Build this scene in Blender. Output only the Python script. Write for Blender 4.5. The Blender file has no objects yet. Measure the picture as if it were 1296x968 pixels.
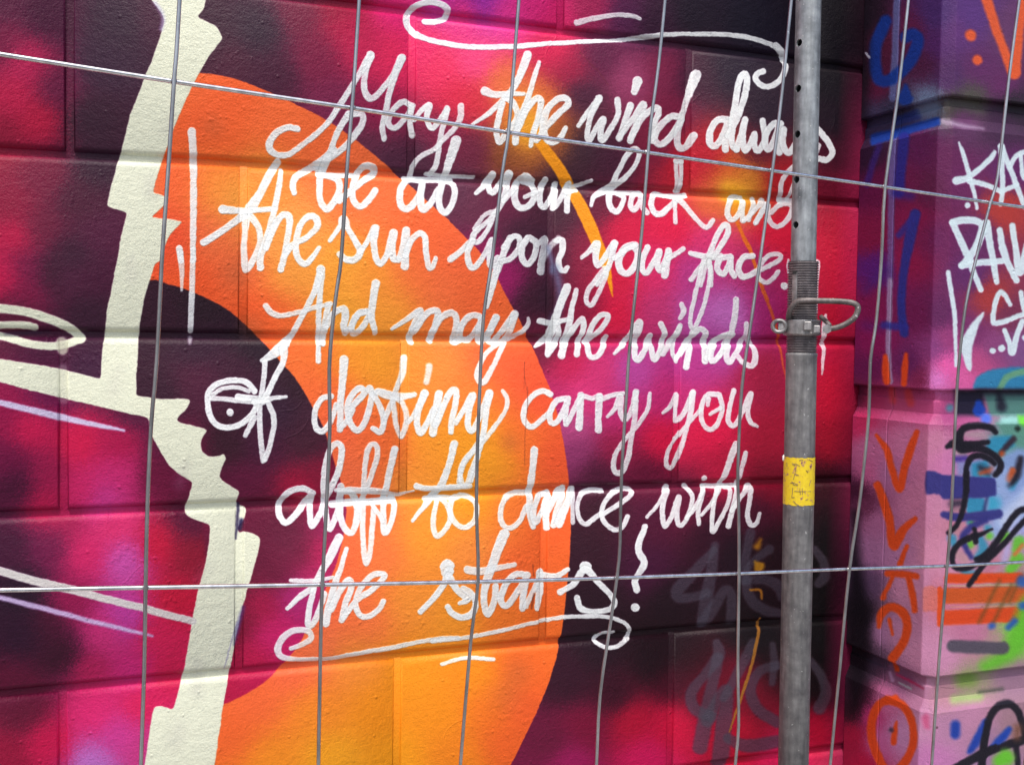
import bpy, math, random, time
import numpy as np
from mathutils import Vector, Matrix
T0 = time.time()
random.seed(7); rng = np.random.default_rng(7)
sc = bpy.context.scene
COL = sc.collection

# ------------------------------------------------------------------ camera
F = 1300.0; CX, CY = 648.0, 484.0
YAW, PITCH, ROLL = 0.34837529, -0.03962284, 0.01524054
CAMD, EYE = 1.55574933, 1.5
def cam_axes():
    ca, sa, cb, sb, cc, s_ = math.cos(YAW), math.sin(YAW), math.cos(PITCH), math.sin(PITCH), math.cos(ROLL), math.sin(ROLL)
    f = np.array([sa*cb, ca*cb, sb]); r0 = np.array([ca, -sa, 0.0]); u0 = np.cross(r0, f)
    return cc*r0 + s_*u0, -s_*r0 + cc*u0, f
AR, AU, AF = cam_axes()
CAMP = np.array([0.0, -CAMD, EYE])
cam = bpy.data.objects.new('camera', bpy.data.cameras.new('camera')); COL.objects.link(cam)
cam.matrix_world = Matrix(((AR[0], AU[0], -AF[0], CAMP[0]), (AR[1], AU[1], -AF[1], CAMP[1]), (AR[2], AU[2], -AF[2], CAMP[2]), (0, 0, 0, 1)))
cam.data.sensor_width = 36; cam.data.lens = 36*F/1296; cam.data.clip_start = 0.02; cam.data.clip_end = 400
sc.camera = cam

# ------------------------------------------------------------------ light: high thin overcast, brightest from above the camera
SUN_EL, SUN_AZ = math.radians(64), math.radians(205)      # azimuth measured clockwise from +Y
world = bpy.data.worlds.new('World'); sc.world = world; world.use_nodes = True
wn = world.node_tree.nodes; wl = world.node_tree.links
bg = wn['Background']; bg.inputs['Strength'].default_value = 0.12
sky = wn.new('ShaderNodeTexSky'); sky.sky_type = 'NISHITA'; sky.sun_disc = False
sky.sun_elevation = SUN_EL; sky.sun_rotation = SUN_AZ; sky.air_density = 1.0; sky.dust_density = 4.0; sky.ozone_density = 1.0
wl.new(sky.outputs[0], bg.inputs[0])
sun = bpy.data.objects.new('sun', bpy.data.lights.new('sun', 'SUN')); COL.objects.link(sun)
sun.data.energy = 1.9; sun.data.angle = math.radians(14); sun.data.color = (1.0, 0.97, 0.92)
sdir = Vector((math.sin(SUN_AZ)*math.cos(SUN_EL), math.cos(SUN_AZ)*math.cos(SUN_EL), math.sin(SUN_EL)))
sun.rotation_euler = sdir.to_track_quat('Z', 'Y').to_euler(); sun.location = sdir*20
sc.view_settings.view_transform = 'Standard'; sc.view_settings.look = 'None'
sc.view_settings.exposure = 0.90; sc.view_settings.gamma = 1.0

# ------------------------------------------------------------------ geometry of the place, from the measured perspective
XC, PD = 1.23066559, 0.21057759          # inner corner of wall and pilaster; how far the pilaster stands out
X0J, Z0J, BW, BH = -0.09732612, 0.50375446 + EYE, 0.48434469, 0.25
def ray(p):
    return AF + AR*(p[0]-CX)/F - AU*(p[1]-CY)/F
def hitY(p, Y=0.0):
    d = ray(p); t = (Y + CAMD)/d[1]; return CAMP + d*t
def hitX(p, X):
    d = ray(p); t = X/d[0]; return CAMP + d*t
def proj(X, Y, Z):
    x = X - CAMP[0]; y = Y - CAMP[1]; z = Z - CAMP[2]
    w = x*AF[0] + y*AF[1] + z*AF[2]
    return CX + F*(x*AR[0] + y*AR[1] + z*AR[2])/w, CY - F*(x*AU[0] + y*AU[1] + z*AU[2])/w

# ------------------------------------------------------------------ object helpers
def tag(o, label=None, cat=None, group=None, kind=None):
    if label: o['label'] = label
    if cat: o['category'] = cat
    if group: o['group'] = group
    if kind: o['kind'] = kind
    return o
def link(name, me, parent=None, mat=None, smooth=False):
    if mat is not None and not me.materials: me.materials.append(mat)
    if smooth:
        me.polygons.foreach_set('use_smooth', [True]*len(me.polygons))
    o = bpy.data.objects.new(name, me); COL.objects.link(o)
    if parent is not None: o.parent = parent
    return o
def empty(name, loc=(0, 0, 0)):
    o = bpy.data.objects.new(name, None); COL.objects.link(o); o.location = loc; return o
def mesh(name, V, Fc):
    me = bpy.data.meshes.new(name); me.from_pydata([tuple(v) for v in V], [], Fc); me.update(); return me
def tube(pts, r, n=8, closed_ends=True):
    P = [np.array(p, float) for p in pts]; V = []; Fc = []
    N = None
    for i, p in enumerate(P):
        t = (P[min(i+1, len(P)-1)] - P[max(i-1, 0)]); t /= np.linalg.norm(t)
        if N is None:
            a = np.array([0, -1.0, 0]) if abs(t[1]) < .9 else np.array([1.0, 0, 0])
            N = np.cross(t, a)
        N = N - t*np.dot(N, t); N /= np.linalg.norm(N); B = np.cross(t, N)
        rr = r[i] if hasattr(r, '__len__') else r
        for k in range(n):
            a = 2*math.pi*k/n; V.append(p + rr*(math.cos(a)*N + math.sin(a)*B))
    for i in range(len(P)-1):
        for k in range(n):
            Fc.append((i*n+k, i*n+(k+1) % n, (i+1)*n+(k+1) % n, (i+1)*n+k))
    if closed_ends:
        Fc.append(tuple(range(n))[::-1]); Fc.append(tuple((len(P)-1)*n+k for k in range(n)))
    return V, Fc
def crom(pts, n=8):
    """Catmull-Rom through rows of numbers."""
    P = np.array(pts, float)
    if len(P) < 3:
        t = np.linspace(0, 1, n+1)[:, None]; return P[0]*(1-t) + P[-1]*t
    Q = np.vstack([2*P[0]-P[1], P, 2*P[-1]-P[-2]]); out = []
    for i in range(1, len(Q)-2):
        t = np.linspace(0, 1, n, endpoint=False)[:, None]
        a, b, c, d = Q[i-1], Q[i], Q[i+1], Q[i+2]
        out.append(.5*((2*b) + (-a+c)*t + (2*a-5*b+4*c-d)*t**2 + (-a+3*b-3*c+d)*t**3))
    out.append(P[-1:]); return np.vstack(out)
def smst(x): x = np.clip(x, 0, 1); return x*x*(3-2*x)

# ------------------------------------------------------------------ paint canvases: colour laid down stroke by stroke on the wall's own surface
class Canvas:
    """A sheet of paint in metres (a along the surface, z up); strokes are given where the eye reads them and land on the real plane."""
    def __init__(s, a0, a1, z0, z1, res, to3d):
        s.a0, s.a1, s.z0, s.z1 = a0, a1, z0, z1
        s.w = int((a1-a0)*res); s.h = int((z1-z0)*res); s.res = res
        A = a0 + (np.arange(s.w)+.5)/res; Z = z0 + (np.arange(s.h)+.5)/res
        X, Y = to3d(A)
        s.px, s.py = [v.astype(np.float32) for v in proj(X[None, :], Y[None, :], Z[:, None] + 0*A[None, :])]
        # hand wobble of every edge
        def wob(k, amp):
            g = rng.normal(size=(int(s.h/k)+3, int(s.w/k)+3)).astype(np.float32)
            return s.up(g, k)*amp
        s.wx = s.px + wob(6, .22) + wob(26, .3); s.wy = s.py + wob(6, .22) + wob(26, .3)
        s.c = np.zeros((s.h, s.w, 3), np.float32); s.rel = np.full((s.h, s.w), .35, np.float32)
        s.to3d = to3d
    def up(s, g, k):
        yi = np.arange(s.h)/k; xi = np.arange(s.w)/k
        y0 = yi.astype(int); x0 = xi.astype(int); fy = (yi-y0).astype(np.float32); fx = (xi-x0).astype(np.float32)
        fy = fy*fy*(3-2*fy); fx = fx*fx*(3-2*fx)
        if g.ndim == 3: fx = fx[:, None]; 
        rows0 = g[y0]; rows1 = g[y0+1]
        R0 = rows0[:, x0]*(1-fx) + rows0[:, x0+1]*fx; R1 = rows1[:, x0]*(1-fx) + rows1[:, x0+1]*fx
        fy = fy[:, None, None] if g.ndim == 3 else fy[:, None]
        return R0*(1-fy) + R1*fy
    def field(s, samples, k=8, soft=24.0, power=5.0):
        S = np.array(samples, np.float32); gh, gw = int(s.h/k)+2, int(s.w/k)+2
        yi = np.clip(np.arange(gh)*k, 0, s.h-1); xi = np.clip(np.arange(gw)*k, 0, s.w-1)
        PX = s.px[yi][:, xi]; PY = s.py[yi][:, xi]
        num = np.zeros((gh, gw, 3), np.float32); den = np.zeros((gh, gw), np.float32)
        for q in S:
            w = ((PX-q[0])**2 + (PY-q[1])**2 + soft*soft)**(-power/2)
            num += w[..., None]*q[2:5]; den += w
        g = num/den[..., None]
        gy = np.array([0, 1, 0]);
        # bilinear with plain weights
        yq = np.arange(s.h)/k; xq = np.arange(s.w)/k
        y0 = yq.astype(int); x0 = xq.astype(int); fy = (yq-y0).astype(np.float32)[:, None, None]; fx = (xq-x0).astype(np.float32)[:, None]
        R0 = g[y0][:, x0]*(1-fx) + g[y0][:, x0+1]*fx; R1 = g[y0+1][:, x0]*(1-fx) + g[y0+1][:, x0+1]*fx
        R = R0*(1-fy) + R1*fy
        # droplets of overspray: neighbouring colours scattered into each other
        h2, w2 = s.h//2+1, s.w//2+1
        di = (rng.normal(size=(h2, w2))*9).astype(np.int32).repeat(2, 0).repeat(2, 1)[:s.h, :s.w]; dj = (rng.normal(size=(h2, w2))*9).astype(np.int32).repeat(2, 0).repeat(2, 1)[:s.h, :s.w]
        ii = np.clip(np.arange(s.h)[:, None]+di, 0, s.h-1); jj = np.clip(np.arange(s.w)[None, :]+dj, 0, s.w-1)
        return (R*.4 + R[ii, jj]*.6)/255.0
    def box(s, x, y, m, step=16):
        if not hasattr(s, 'lpx'): s.lpx = s.px[::step, ::step]; s.lpy = s.py[::step, ::step]
        k = (s.lpx > x.min()-m-14) & (s.lpx < x.max()+m+14) & (s.lpy > y.min()-m-14) & (s.lpy < y.max()+m+14)
        rr = np.where(k.any(1))[0]; cc = np.where(k.any(0))[0]
        if len(rr) == 0: return None
        return slice(max(0, (rr[0]-1)*step), min(s.h, (rr[-1]+2)*step)), slice(max(0, (cc[0]-1)*step), min(s.w, (cc[-1]+2)*step))
    def stroke(s, pts, col, w=None, soft=.9, op=1.0, rel=None, smooth=6, streak=0.0):
        """pts rows x, y[, width]; distance field of a tapering line."""
        P = [list(p) + ([w] if len(p) == 2 else []) for p in pts]
        if len(P) == 1: P = [P[0], [P[0][0]+.3, P[0][1]+.3, P[0][2]]]
        Q = crom(P, smooth) if len(P) > 2 else np.array(P, float)
        b = s.box(Q[:, 0], Q[:, 1], Q[:, 2].max()/2+soft*3)
        if b is None: return
        D = np.full((b[0].stop-b[0].start, b[1].stop-b[1].start), 1e3, np.float32)
        X = s.wx[b]; Y = s.wy[b]
        if D.size > 250000:      # long line: piecewise to stay quick
            pass
        for i in range(len(Q)-1):
            a, c = Q[i], Q[i+1]; m = max(a[2], c[2])/2 + soft*3 + 3
            bb = s.box(np.array([a[0], c[0]]), np.array([a[1], c[1]]), m)
            if bb is None: continue
            ys = slice(max(bb[0].start, b[0].start), min(bb[0].stop, b[0].stop)); xs = slice(max(bb[1].start, b[1].start), min(bb[1].stop, b[1].stop))
            if ys.start >= ys.stop or xs.start >= xs.stop: continue
            x = s.wx[ys, xs]; y = s.wy[ys, xs]
            dx, dy = c[0]-a[0], c[1]-a[1]; L = dx*dx+dy*dy+1e-9
            t = np.clip(((x-a[0])*dx + (y-a[1])*dy)/L, 0, 1)
            d = np.hypot(x-a[0]-t*dx, y-a[1]-t*dy) - (a[2] + (c[2]-a[2])*t)/2
            sub = D[ys.start-b[0].start:ys.stop-b[0].start, xs.start-b[1].start:xs.stop-b[1].start]
            np.minimum(sub, d, out=sub)
        cov = smst((soft - D)/(2*soft))*op
        if col is None:
            s.rel[b] = s.rel[b]*(1-cov) + rel*cov; return
        if rel == .95:                       # marker: wet edge where it crosses earlier strokes, ink running dry in places
            if not hasattr(s, 'dry'):
                g1 = rng.normal(size=(int(s.h/12)+3, int(s.w/12)+3)).astype(np.float32); g2 = rng.normal(size=(int(s.h/3)+3, int(s.w/3)+3)).astype(np.float32)
                s.dry = np.clip(s.up(g1, 12)*.04 + s.up(g2, 3)*.02 + .01, 0, .18)
            s.c[b] *= (1 - (s.rel[b] > .8)*np.exp(-((D-.5)/.9)**2)*.08)[..., None]
            thin = 0.0 if Q[:, 2].mean() > 7.2 else .05
            cov = cov*(1 - s.dry[b] - thin)
        s.blend(b, cov, col, rel)
        if rel is not None and op > .5:      # the edge of a marker line is a little heavier, its middle thinner
            s.rel[b] += (np.exp(-((D+1.6)/1.1)**2)*.07).astype(np.float32)
            mid = np.clip((-D-2.0)/3, 0, 1)*smst(-D*4)*.018
            s.c[b] *= (1 - mid)[..., None]
    def blend(s, b, cov, col, rel=None):
        cov = cov.astype(np.float32)
        c = np.array(col, np.float32)/255.0
        s.c[b] = s.c[b]*(1-cov[..., None]) + c*cov[..., None]
        if rel is not None: s.rel[b] = s.rel[b]*(1-cov) + rel*cov
    def polymask(s, pts, soft=1.0):
        Q = np.array(pts, float)
        for q_ in range(2 if soft < 4 else 0):      # hands round off every corner
            R_ = np.roll(Q, -1, 0); k_ = np.minimum(.25, 2.6/np.maximum(np.hypot(*(R_-Q).T), 1e-6))[:, None]
            Q = np.stack([Q*(1-k_)+R_*k_, Q*k_+R_*(1-k_)], 1).reshape(-1, 2)
        b = s.box(Q[:, 0], Q[:, 1], soft*3+4)
        if b is None: return None
        x = s.wx[b]; y = s.wy[b]
        ins = np.zeros(x.shape, bool); D = np.full(x.shape, 1e3, np.float32)
        n = len(Q)
        for i in range(n):
            a, c = Q[i], Q[(i+1) % n]
            if a[1] != c[1]:
                lo, hi = min(a[1], c[1]), max(a[1], c[1])
                k = (y > lo) & (y <= hi)
                xc = a[0] + (y-a[1])*(c[0]-a[0])/(c[1]-a[1])
                ins ^= (k & (x < xc))
            m = soft*3+4
            bb = s.box(np.array([a[0], c[0]]), np.array([a[1], c[1]]), m)
            if bb is None: continue
            ys = slice(max(bb[0].start, b[0].start), min(bb[0].stop, b[0].stop)); xs = slice(max(bb[1].start, b[1].start), min(bb[1].stop, b[1].stop))
            if ys.start >= ys.stop or xs.start >= xs.stop: continue
            X = s.wx[ys, xs]; Y = s.wy[ys, xs]; dx, dy = c[0]-a[0], c[1]-a[1]; L = dx*dx+dy*dy+1e-9
            t = np.clip(((X-a[0])*dx + (Y-a[1])*dy)/L, 0, 1)
            d = np.hypot(X-a[0]-t*dx, Y-a[1]-t*dy)
            sub = D[ys.start-b[0].start:ys.stop-b[0].start, xs.start-b[1].start:xs.stop-b[1].start]
            np.minimum(sub, d, out=sub)
        sd = np.where(ins, D, -D)
        return b, smst((sd+soft)/(2*soft))
    def poly(s, pts, col, soft=1.0, op=1.0, rel=None):
        r = s.polymask(pts, soft)
        if r: s.blend(r[0], r[1]*op, col, rel)
    def image(s, name, warm=1.0):
        sp = rng.normal(size=(s.h, s.w, 1)).astype(np.float32)
        c = s.c*(1+sp*.018)
        lum = c.max(-1); k = smst((.42-lum)/.25)           # the dark plum paint is a warm maroon black
        c[..., 2] *= 1-.13*k*warm; c[..., 0] *= 1-.02*k*warm; c[..., 1] *= 1-.12*k*warm
        A = np.empty((s.h, s.w, 4), np.float32); A[..., :3] = np.clip(c, 0, 1); A[..., 3] = np.clip(s.rel, 0, 1)
        im = bpy.data.images.new(name, s.w, s.h, alpha=True); im.alpha_mode = 'CHANNEL_PACKED'
        im.pixels.foreach_set(A.ravel()); im.update(); im.pack(); return im

# views the strokes were read in: origin x, y and magnification
VW = dict(A1=(330, 50, 5.379), A2=(560, 50, 5.379), A3=(790, 50, 4.469), A4=(240, 180, 5.379), A5=(470, 180, 5.379), A6=(700, 180, 5.379), A7=(860, 200, 5.379),
          A8=(490, 0, 2.492), B1=(240, 320, 5.379), B2=(470, 340, 5.379), B3=(660, 330, 4.05), B4=(240, 430, 5.379), B5=(440, 430, 5.379), B6=(650, 460, 4.05),
          B7=(340, 540, 5.379), B8=(520, 540, 5.379), C1=(730, 540, 5.379), C2=(340, 670, 5.379), C3=(520, 670, 4.05), C4=(840, 660, 3.1417), C5=(1080, 0, 4.032),
          C6=(1080, 240, 3.722), C7=(1080, 480, 4.032), C8=(1060, 720, 3.903), D1=(960, 320, 6.914), D4=(1160, 480, 6.912), D5=(1160, 600, 6.912),
          D6=(1180, 160, 8.069), D7=(1180, 340, 6.052), D8=(1160, 830, 7.015),
          K1=(0, 0, 2.933), K3=(640, 0, 2.933), K5=(0, 320, 2.933), K7=(640, 320, 2.933), K8=(960, 320, 2.9345), K9=(0, 638, 2.933), P=(0, 0, 1.0))
def vp(v, pts, w=None):
    ox, oy, m = VW[v]
    return [(ox + p[0]/m, oy + p[1]/m, (p[2] if len(p) > 2 else w)/m) if (len(p) > 2 or w) else (ox + p[0]/m, oy + p[1]/m) for p in pts]

wallc = Canvas(-0.72, XC+.05, .46, 2.32, 1400, lambda A: (A, 0*A))
LEFT = """0 0 95 30 65;60 20 80 25 60;150 30 60 35 60;130 80 65 40 65;200 20 75 30 60;0 60 125 25 70;30 80 190 35 90;20 120 195 30 80;50 150 190 25 70;70 115 112 30 70;110 150 60 32 55;0 175 150 20 60
60 220 120 20 60;10 260 140 15 60;100 250 80 25 55;120 210 60 30 55;20 300 190 20 75;50 290 110 25 60;90 330 60 30 55;130 300 90 30 65;5 350 195 22 80;34 337 120 20 70;68 345 60 25 50;85 345 95 35 70;110 350 80 25 60;34 368 130 20 70;20 400 90 22 55;110 400 62 28 55
60 440 80 20 60;110 470 70 30 65;60 500 110 20 75;10 520 150 15 75;40 540 205 25 85;100 560 205 25 80;170 520 85 20 60;10 585 120 15 70;20 612 75 15 55;60 600 160 25 80;110 620 200 35 100;150 600 200 45 115;200 600 110 15 60;218 560 80 18 55;60 640 190 20 80;150 560 175 18 78;130 630 190 60 140
15 690 70 15 55;60 690 110 20 70;80 655 160 25 80;110 700 200 35 100;160 710 190 80 160;145 665 205 45 105;200 690 190 15 60;240 660 90 20 55;240 700 140 20 50;30 750 40 18 45;30 800 50 15 50;90 760 150 20 80;80 830 60 15 45;130 800 200 50 120;160 780 185 65 155;110 850 180 30 90;200 800 205 30 85;170 850 195 40 120;20 870 100 15 55;220 760 190 20 60;60 790 75 15 50;210 850 200 25 80
30 900 100 15 50;60 940 200 20 80;10 960 150 15 60;120 900 210 40 110;150 930 195 60 140;120 968 180 110 185;180 890 210 30 90;180 950 195 60 130;20 1020 160 20 70;120 1050 190 90 160;-60 300 150 20 70;-60 700 70 15 55;-60 100 120 25 70;-60 900 120 18 60;100 -60 70 30 60;-150 500 140 20 75"""
MID = """350 728 108 25 58;385 700 118 30 64;360 660 100 28 58;400 730 190 45 105;300 780 125 20 55;205 400 60 28 50;250 440 60 28 55;300 480 70 28 55;250 480 85 30 60;200 500 60 25 50;350 520 62 35 60;330 560 75 28 60;390 560 75 35 55;405 600 140 25 60;380 622 175 20 65;310 610 100 20 60;290 560 60 25 45;330 650 110 25 60;310 700 100 22 55;370 685 110 35 65;330 765 170 25 75;375 755 180 45 120;405 700 205 40 100;350 805 205 35 110;320 840 190 25 80;280 885 180 20 70;280 790 130 15 50;300 740 95 25 50;415 665 150 40 90;250 385 50 30 45;330 430 50 32 48;230 570 110 15 60;230 640 120 20 60;380 485 60 35 50;400 520 75 40 60"""
OUT = """260 50 65 30 55;330 40 60 38 60;290 80 85 35 60;350 95 80 32 60;380 20 120 30 65;400 75 130 30 70;420 130 130 40 80;440 30 180 25 75;430 5 150 20 60;460 60 195 35 85;480 150 155 35 80;500 70 225 45 95;470 180 110 50 75;490 205 90 45 70;530 60 235 45 110;590 20 235 50 130;560 0 200 50 150;610 5 160 50 170;500 10 225 40 120;680 10 220 45 130;640 20 235 60 150;560 90 235 50 100;600 80 240 70 130;580 120 225 40 80;600 130 215 50 70;635 108 232 120 70;560 170 140 35 75;600 190 120 40 70;530 205 85 40 65;660 172 235 150 50;640 192 150 85 50;700 175 170 95 50;670 140 240 150 60;690 130 220 110 60;700 60 215 35 85;720 90 170 35 75;760 70 100 32 70;735 120 80 40 65;700 20 220 35 110;750 10 170 35 90;790 20 90 35 80;830 30 60 30 60;880 20 40 30 50;950 30 32 28 48;1050 30 25 20 30;800 100 155 65 105;840 90 130 40 75;880 100 70 35 60;930 90 45 30 55;970 140 50 32 55;1060 100 25 20 30;1060 150 35 22 38
740 190 70 45 60;720 230 75 45 60;770 200 80 35 60;850 140 130 35 70;830 180 130 35 65;900 200 190 30 55;870 210 210 35 60;960 190 100 25 50;1060 200 80 20 45;930 242 238 165 50;920 215 225 115 50;950 232 225 150 50;903 255 230 110 70;985 230 190 25 45;1060 240 120 22 50;1060 285 178 20 55;985 300 230 35 70;1060 340 195 22 60;1030 310 200 25 62
760 260 110 30 60;700 270 80 40 60;640 260 110 40 70;600 260 110 50 75;580 240 100 50 75;660 300 75 40 60;700 330 90 35 60;740 330 150 35 70;790 290 215 30 75;850 290 225 35 80;900 305 220 60 120;610 325 150 35 90;635 350 165 35 105;680 380 68 35 55;700 420 100 28 55;740 390 150 25 65;780 350 218 32 72;830 340 220 50 110;880 345 190 65 140;960 340 180 50 110;780 400 225 30 75;830 400 200 60 120;880 400 190 90 170;925 400 195 115 190;960 400 180 45 120;1000 420 170 30 90;1060 400 190 20 55;720 460 205 40 90;690 440 125 35 65;760 470 210 60 120;800 470 190 80 160;870 460 185 60 140;920 440 180 70 150;960 470 170 30 70;740 500 225 65 130;725 540 195 85 140;730 570 150 60 110;700 510 195 50 110;780 520 200 50 120;850 500 200 50 120;840 560 225 30 80;780 570 165 35 80;760 600 85 28 58;820 600 110 25 60;900 540 225 30 80;920 600 190 28 70;970 560 180 26 62;1050 500 195 25 60;1055 560 165 22 50;1050 612 60 15 30;970 608 140 20 50
760 650 65 25 45;820 660 85 22 55;740 700 60 25 45;870 640 105 25 58;900 680 60 22 45;950 650 80 25 50;820 720 75 22 60;760 760 50 25 42;850 760 40 20 35;930 700 40 22 38;980 700 45 25 35;1050 650 45 15 28;1050 720 22 15 20;1050 800 18 14 18;950 780 35 20 30;760 820 45 22 38;720 860 60 22 45;830 840 35 18 30;780 880 60 18 40;740 920 130 20 60;700 940 110 25 60;800 910 190 20 60;850 920 212 22 70;720 962 170 30 100;820 960 215 30 100;900 880 110 15 40;930 930 190 18 55;960 880 130 18 45;1050 870 45 15 28;1060 900 150 20 50;1040 930 190 22 60;1000 962 225 40 100;1060 965 205 60 100;850 1040 190 25 85;700 1040 110 25 60;1050 1040 160 25 75;640 -60 200 45 140;400 -60 150 30 90;900 -60 50 30 60;850 860 80 18 42"""
RING = """240 120 240 110 55;300 120 242 105 50;350 150 245 115 60;260 160 240 100 50;280 180 243 105 50;400 180 245 115 60;440 200 245 115 65;270 230 250 150 60;300 250 240 165 70;330 230 245 150 60;230 230 240 105 55;220 300 235 85 50;270 300 240 120 70;300 340 240 110 65;250 360 240 95 45;340 300 250 165 80;390 300 252 165 80;370 350 250 165 70;440 260 245 125 65;480 240 248 120 65;520 250 248 115 60;540 290 245 110 60;580 320 245 110 65;430 330 252 170 60;480 350 252 160 60;520 340 248 120 65;560 370 248 120 70;600 380 245 110 60;640 420 245 115 60;350 400 245 110 55;320 400 240 95 45;430 400 252 175 60;500 400 252 165 60;550 410 248 130 65;400 440 245 120 60;440 450 252 160 50;480 460 250 165 50;530 460 250 155 60;560 460 248 150 70;620 460 248 110 65;660 470 245 100 60;690 500 245 95 60;410 490 245 115 60;430 530 248 110 70;490 560 248 115 60;540 560 250 160 50;600 560 250 165 40;630 580 245 165 40;600 500 250 140 60;660 560 248 120 55;700 580 240 95 55;450 600 248 120 75;470 640 248 115 70;520 620 250 160 60;600 630 250 165 40;650 640 248 130 60;700 660 245 105 50;440 700 248 115 70;480 700 248 130 70;540 680 250 160 55;600 700 248 150 70;650 720 245 110 55;700 740 240 110 50;420 760 248 110 75;460 780 248 125 70;520 760 250 155 60;580 780 250 160 50;640 780 245 130 50;690 800 240 115 45;400 820 248 125 80;370 850 245 110 70;450 840 245 150 60;520 850 245 155 30;600 850 245 150 30;660 840 240 110 45;320 890 240 110 60;300 930 235 105 50;400 900 245 145 45;480 900 245 150 30;560 900 245 150 30;620 900 240 125 40;660 900 238 100 50;340 960 245 150 40;420 960 248 170 40;500 960 245 160 30;580 960 242 140 35;640 940 238 105 45;450 1050 245 160 35;300 1050 240 140 40"""
def parse(t): return [tuple(float(v) for v in e.split()) for e in t.replace('\n', ';').split(';') if e.strip()]
wc = wallc
wc.c[:] = wc.field(parse(OUT))
# region left of the cream figure and region inside the ring
CX_LINE = [(215, -200), (215, 0), (190, 150), (160, 260), (150, 380), (160, 500), (225, 560), (255, 640), (265, 760), (225, 900), (200, 1200)]
lf = wc.field(parse(LEFT)); r = wc.polymask([(-900, -300), (215, -300)] + CX_LINE + [(200, 1300), (-900, 1300)], 4.0)
wc.c[r[0]] = wc.c[r[0]]*(1-r[1][..., None]) + lf[r[0]]*r[1][..., None]
INNER = crom([(175, 380), (189, 355), (214, 360), (239, 368), (283, 389), (320, 420), (354, 456), (378, 485), (395, 514), (409, 542), (426, 593), (436, 627), (438, 655), (428, 705), (412, 745), (390, 795), (350, 850), (300, 884), (262, 896)], 4)
mf = wc.field(parse(MID)); 
RINGP = list(crom([(180, 95), (228, 92), (252, 92), (300, 101), (361, 126), (432, 164), (504, 222), (569, 280), (616, 330), (640, 372), (674, 439), (701, 507), (716, 576), (722, 640), (721, 706), (713, 785), (701, 843), (681, 897), (650, 960), (610, 1030), (540, 1120)], 5)) + [(150, 1150), (150, 900)]
rf = wc.field(parse(RING), soft=38.0, power=5.2)
r = wc.polymask(RINGP, .9); wc.c[r[0]] = wc.c[r[0]]*(1-r[1][..., None]) + rf[r[0]]*r[1][..., None]
r = wc.polymask(list(INNER) + [(230, 900), (150, 640), (150, 400)], 1.1); wc.c[r[0]] = wc.c[r[0]]*(1-r[1][..., None]) + mf[r[0]]*r[1][..., None]
# the left field again, kept only left of the figure
r = wc.polymask([(-900, -300), (215, -300)] + CX_LINE + [(200, 1300), (-900, 1300)], 4.0)
wc.c[r[0]] = wc.c[r[0]]*(1-r[1][..., None]) + lf[r[0]]*r[1][..., None]
# brownish soft patches on the ring by its lower and upper edge
for x, y, w_, o in ((270, 160, 26, .25), (300, 345, 30, .3), (318, 412, 26, .35), (650, 300, 40, .0), (655, 850, 30, .3), (640, 880, 34, .25), (645, 560, 20, .3)):
    wc.stroke([(x, y, w_)], (170, 100, 60), soft=w_*.6, op=o)
# amber arcs
AMB = (248, 160, 30)
wc.stroke([(920, 238, 10), (938, 250, 14)], (248, 196, 60), soft=17, op=.85); wc.stroke([(672, 150, 12), (668, 172, 16)], (248, 186, 60), soft=18, op=.6)
wc.stroke([(905, 395, 20), (935, 402, 24)], (206, 120, 196), soft=26, op=.7)
wc.stroke([(x, y) for x, y in ((663, 140), (668, 160))], (245, 165, 55), w=34, soft=26, op=.55)
wc.stroke(vp('A2', [(600, 560, 70), (600, 640, 120)]), (238, 165, 45), soft=10, op=.9)
wc.stroke(vp('K3', [(110, 500, 40), (150, 560, 40), (200, 630, 42), (250, 715, 44), (290, 790, 46), (330, 880, 44), (360, 950, 40), (380, 1010, 26), (396, 1100, 3)]), AMB, soft=1.2, rel=.45)
wc.stroke([(926, 245), (934, 262)], (250, 170, 40), w=16, soft=14, op=.8)
wc.stroke(vp('A7', [(388, 435, 24), (430, 520, 24), (460, 580, 26), (490, 650, 26), (515, 730, 24), (545, 830, 22), (570, 900, 22), (598, 968, 22)]), (232, 120, 40), soft=1.0, op=.95)
wc.stroke(vp('D1', [(35, 300, 30), (75, 420, 28), (120, 540, 28), (155, 650, 28), (180, 750, 26), (195, 860, 22), (215, 968, 16), (240, 1100, 12)]), (214, 96, 52), soft=1.3, op=.9)

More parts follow.
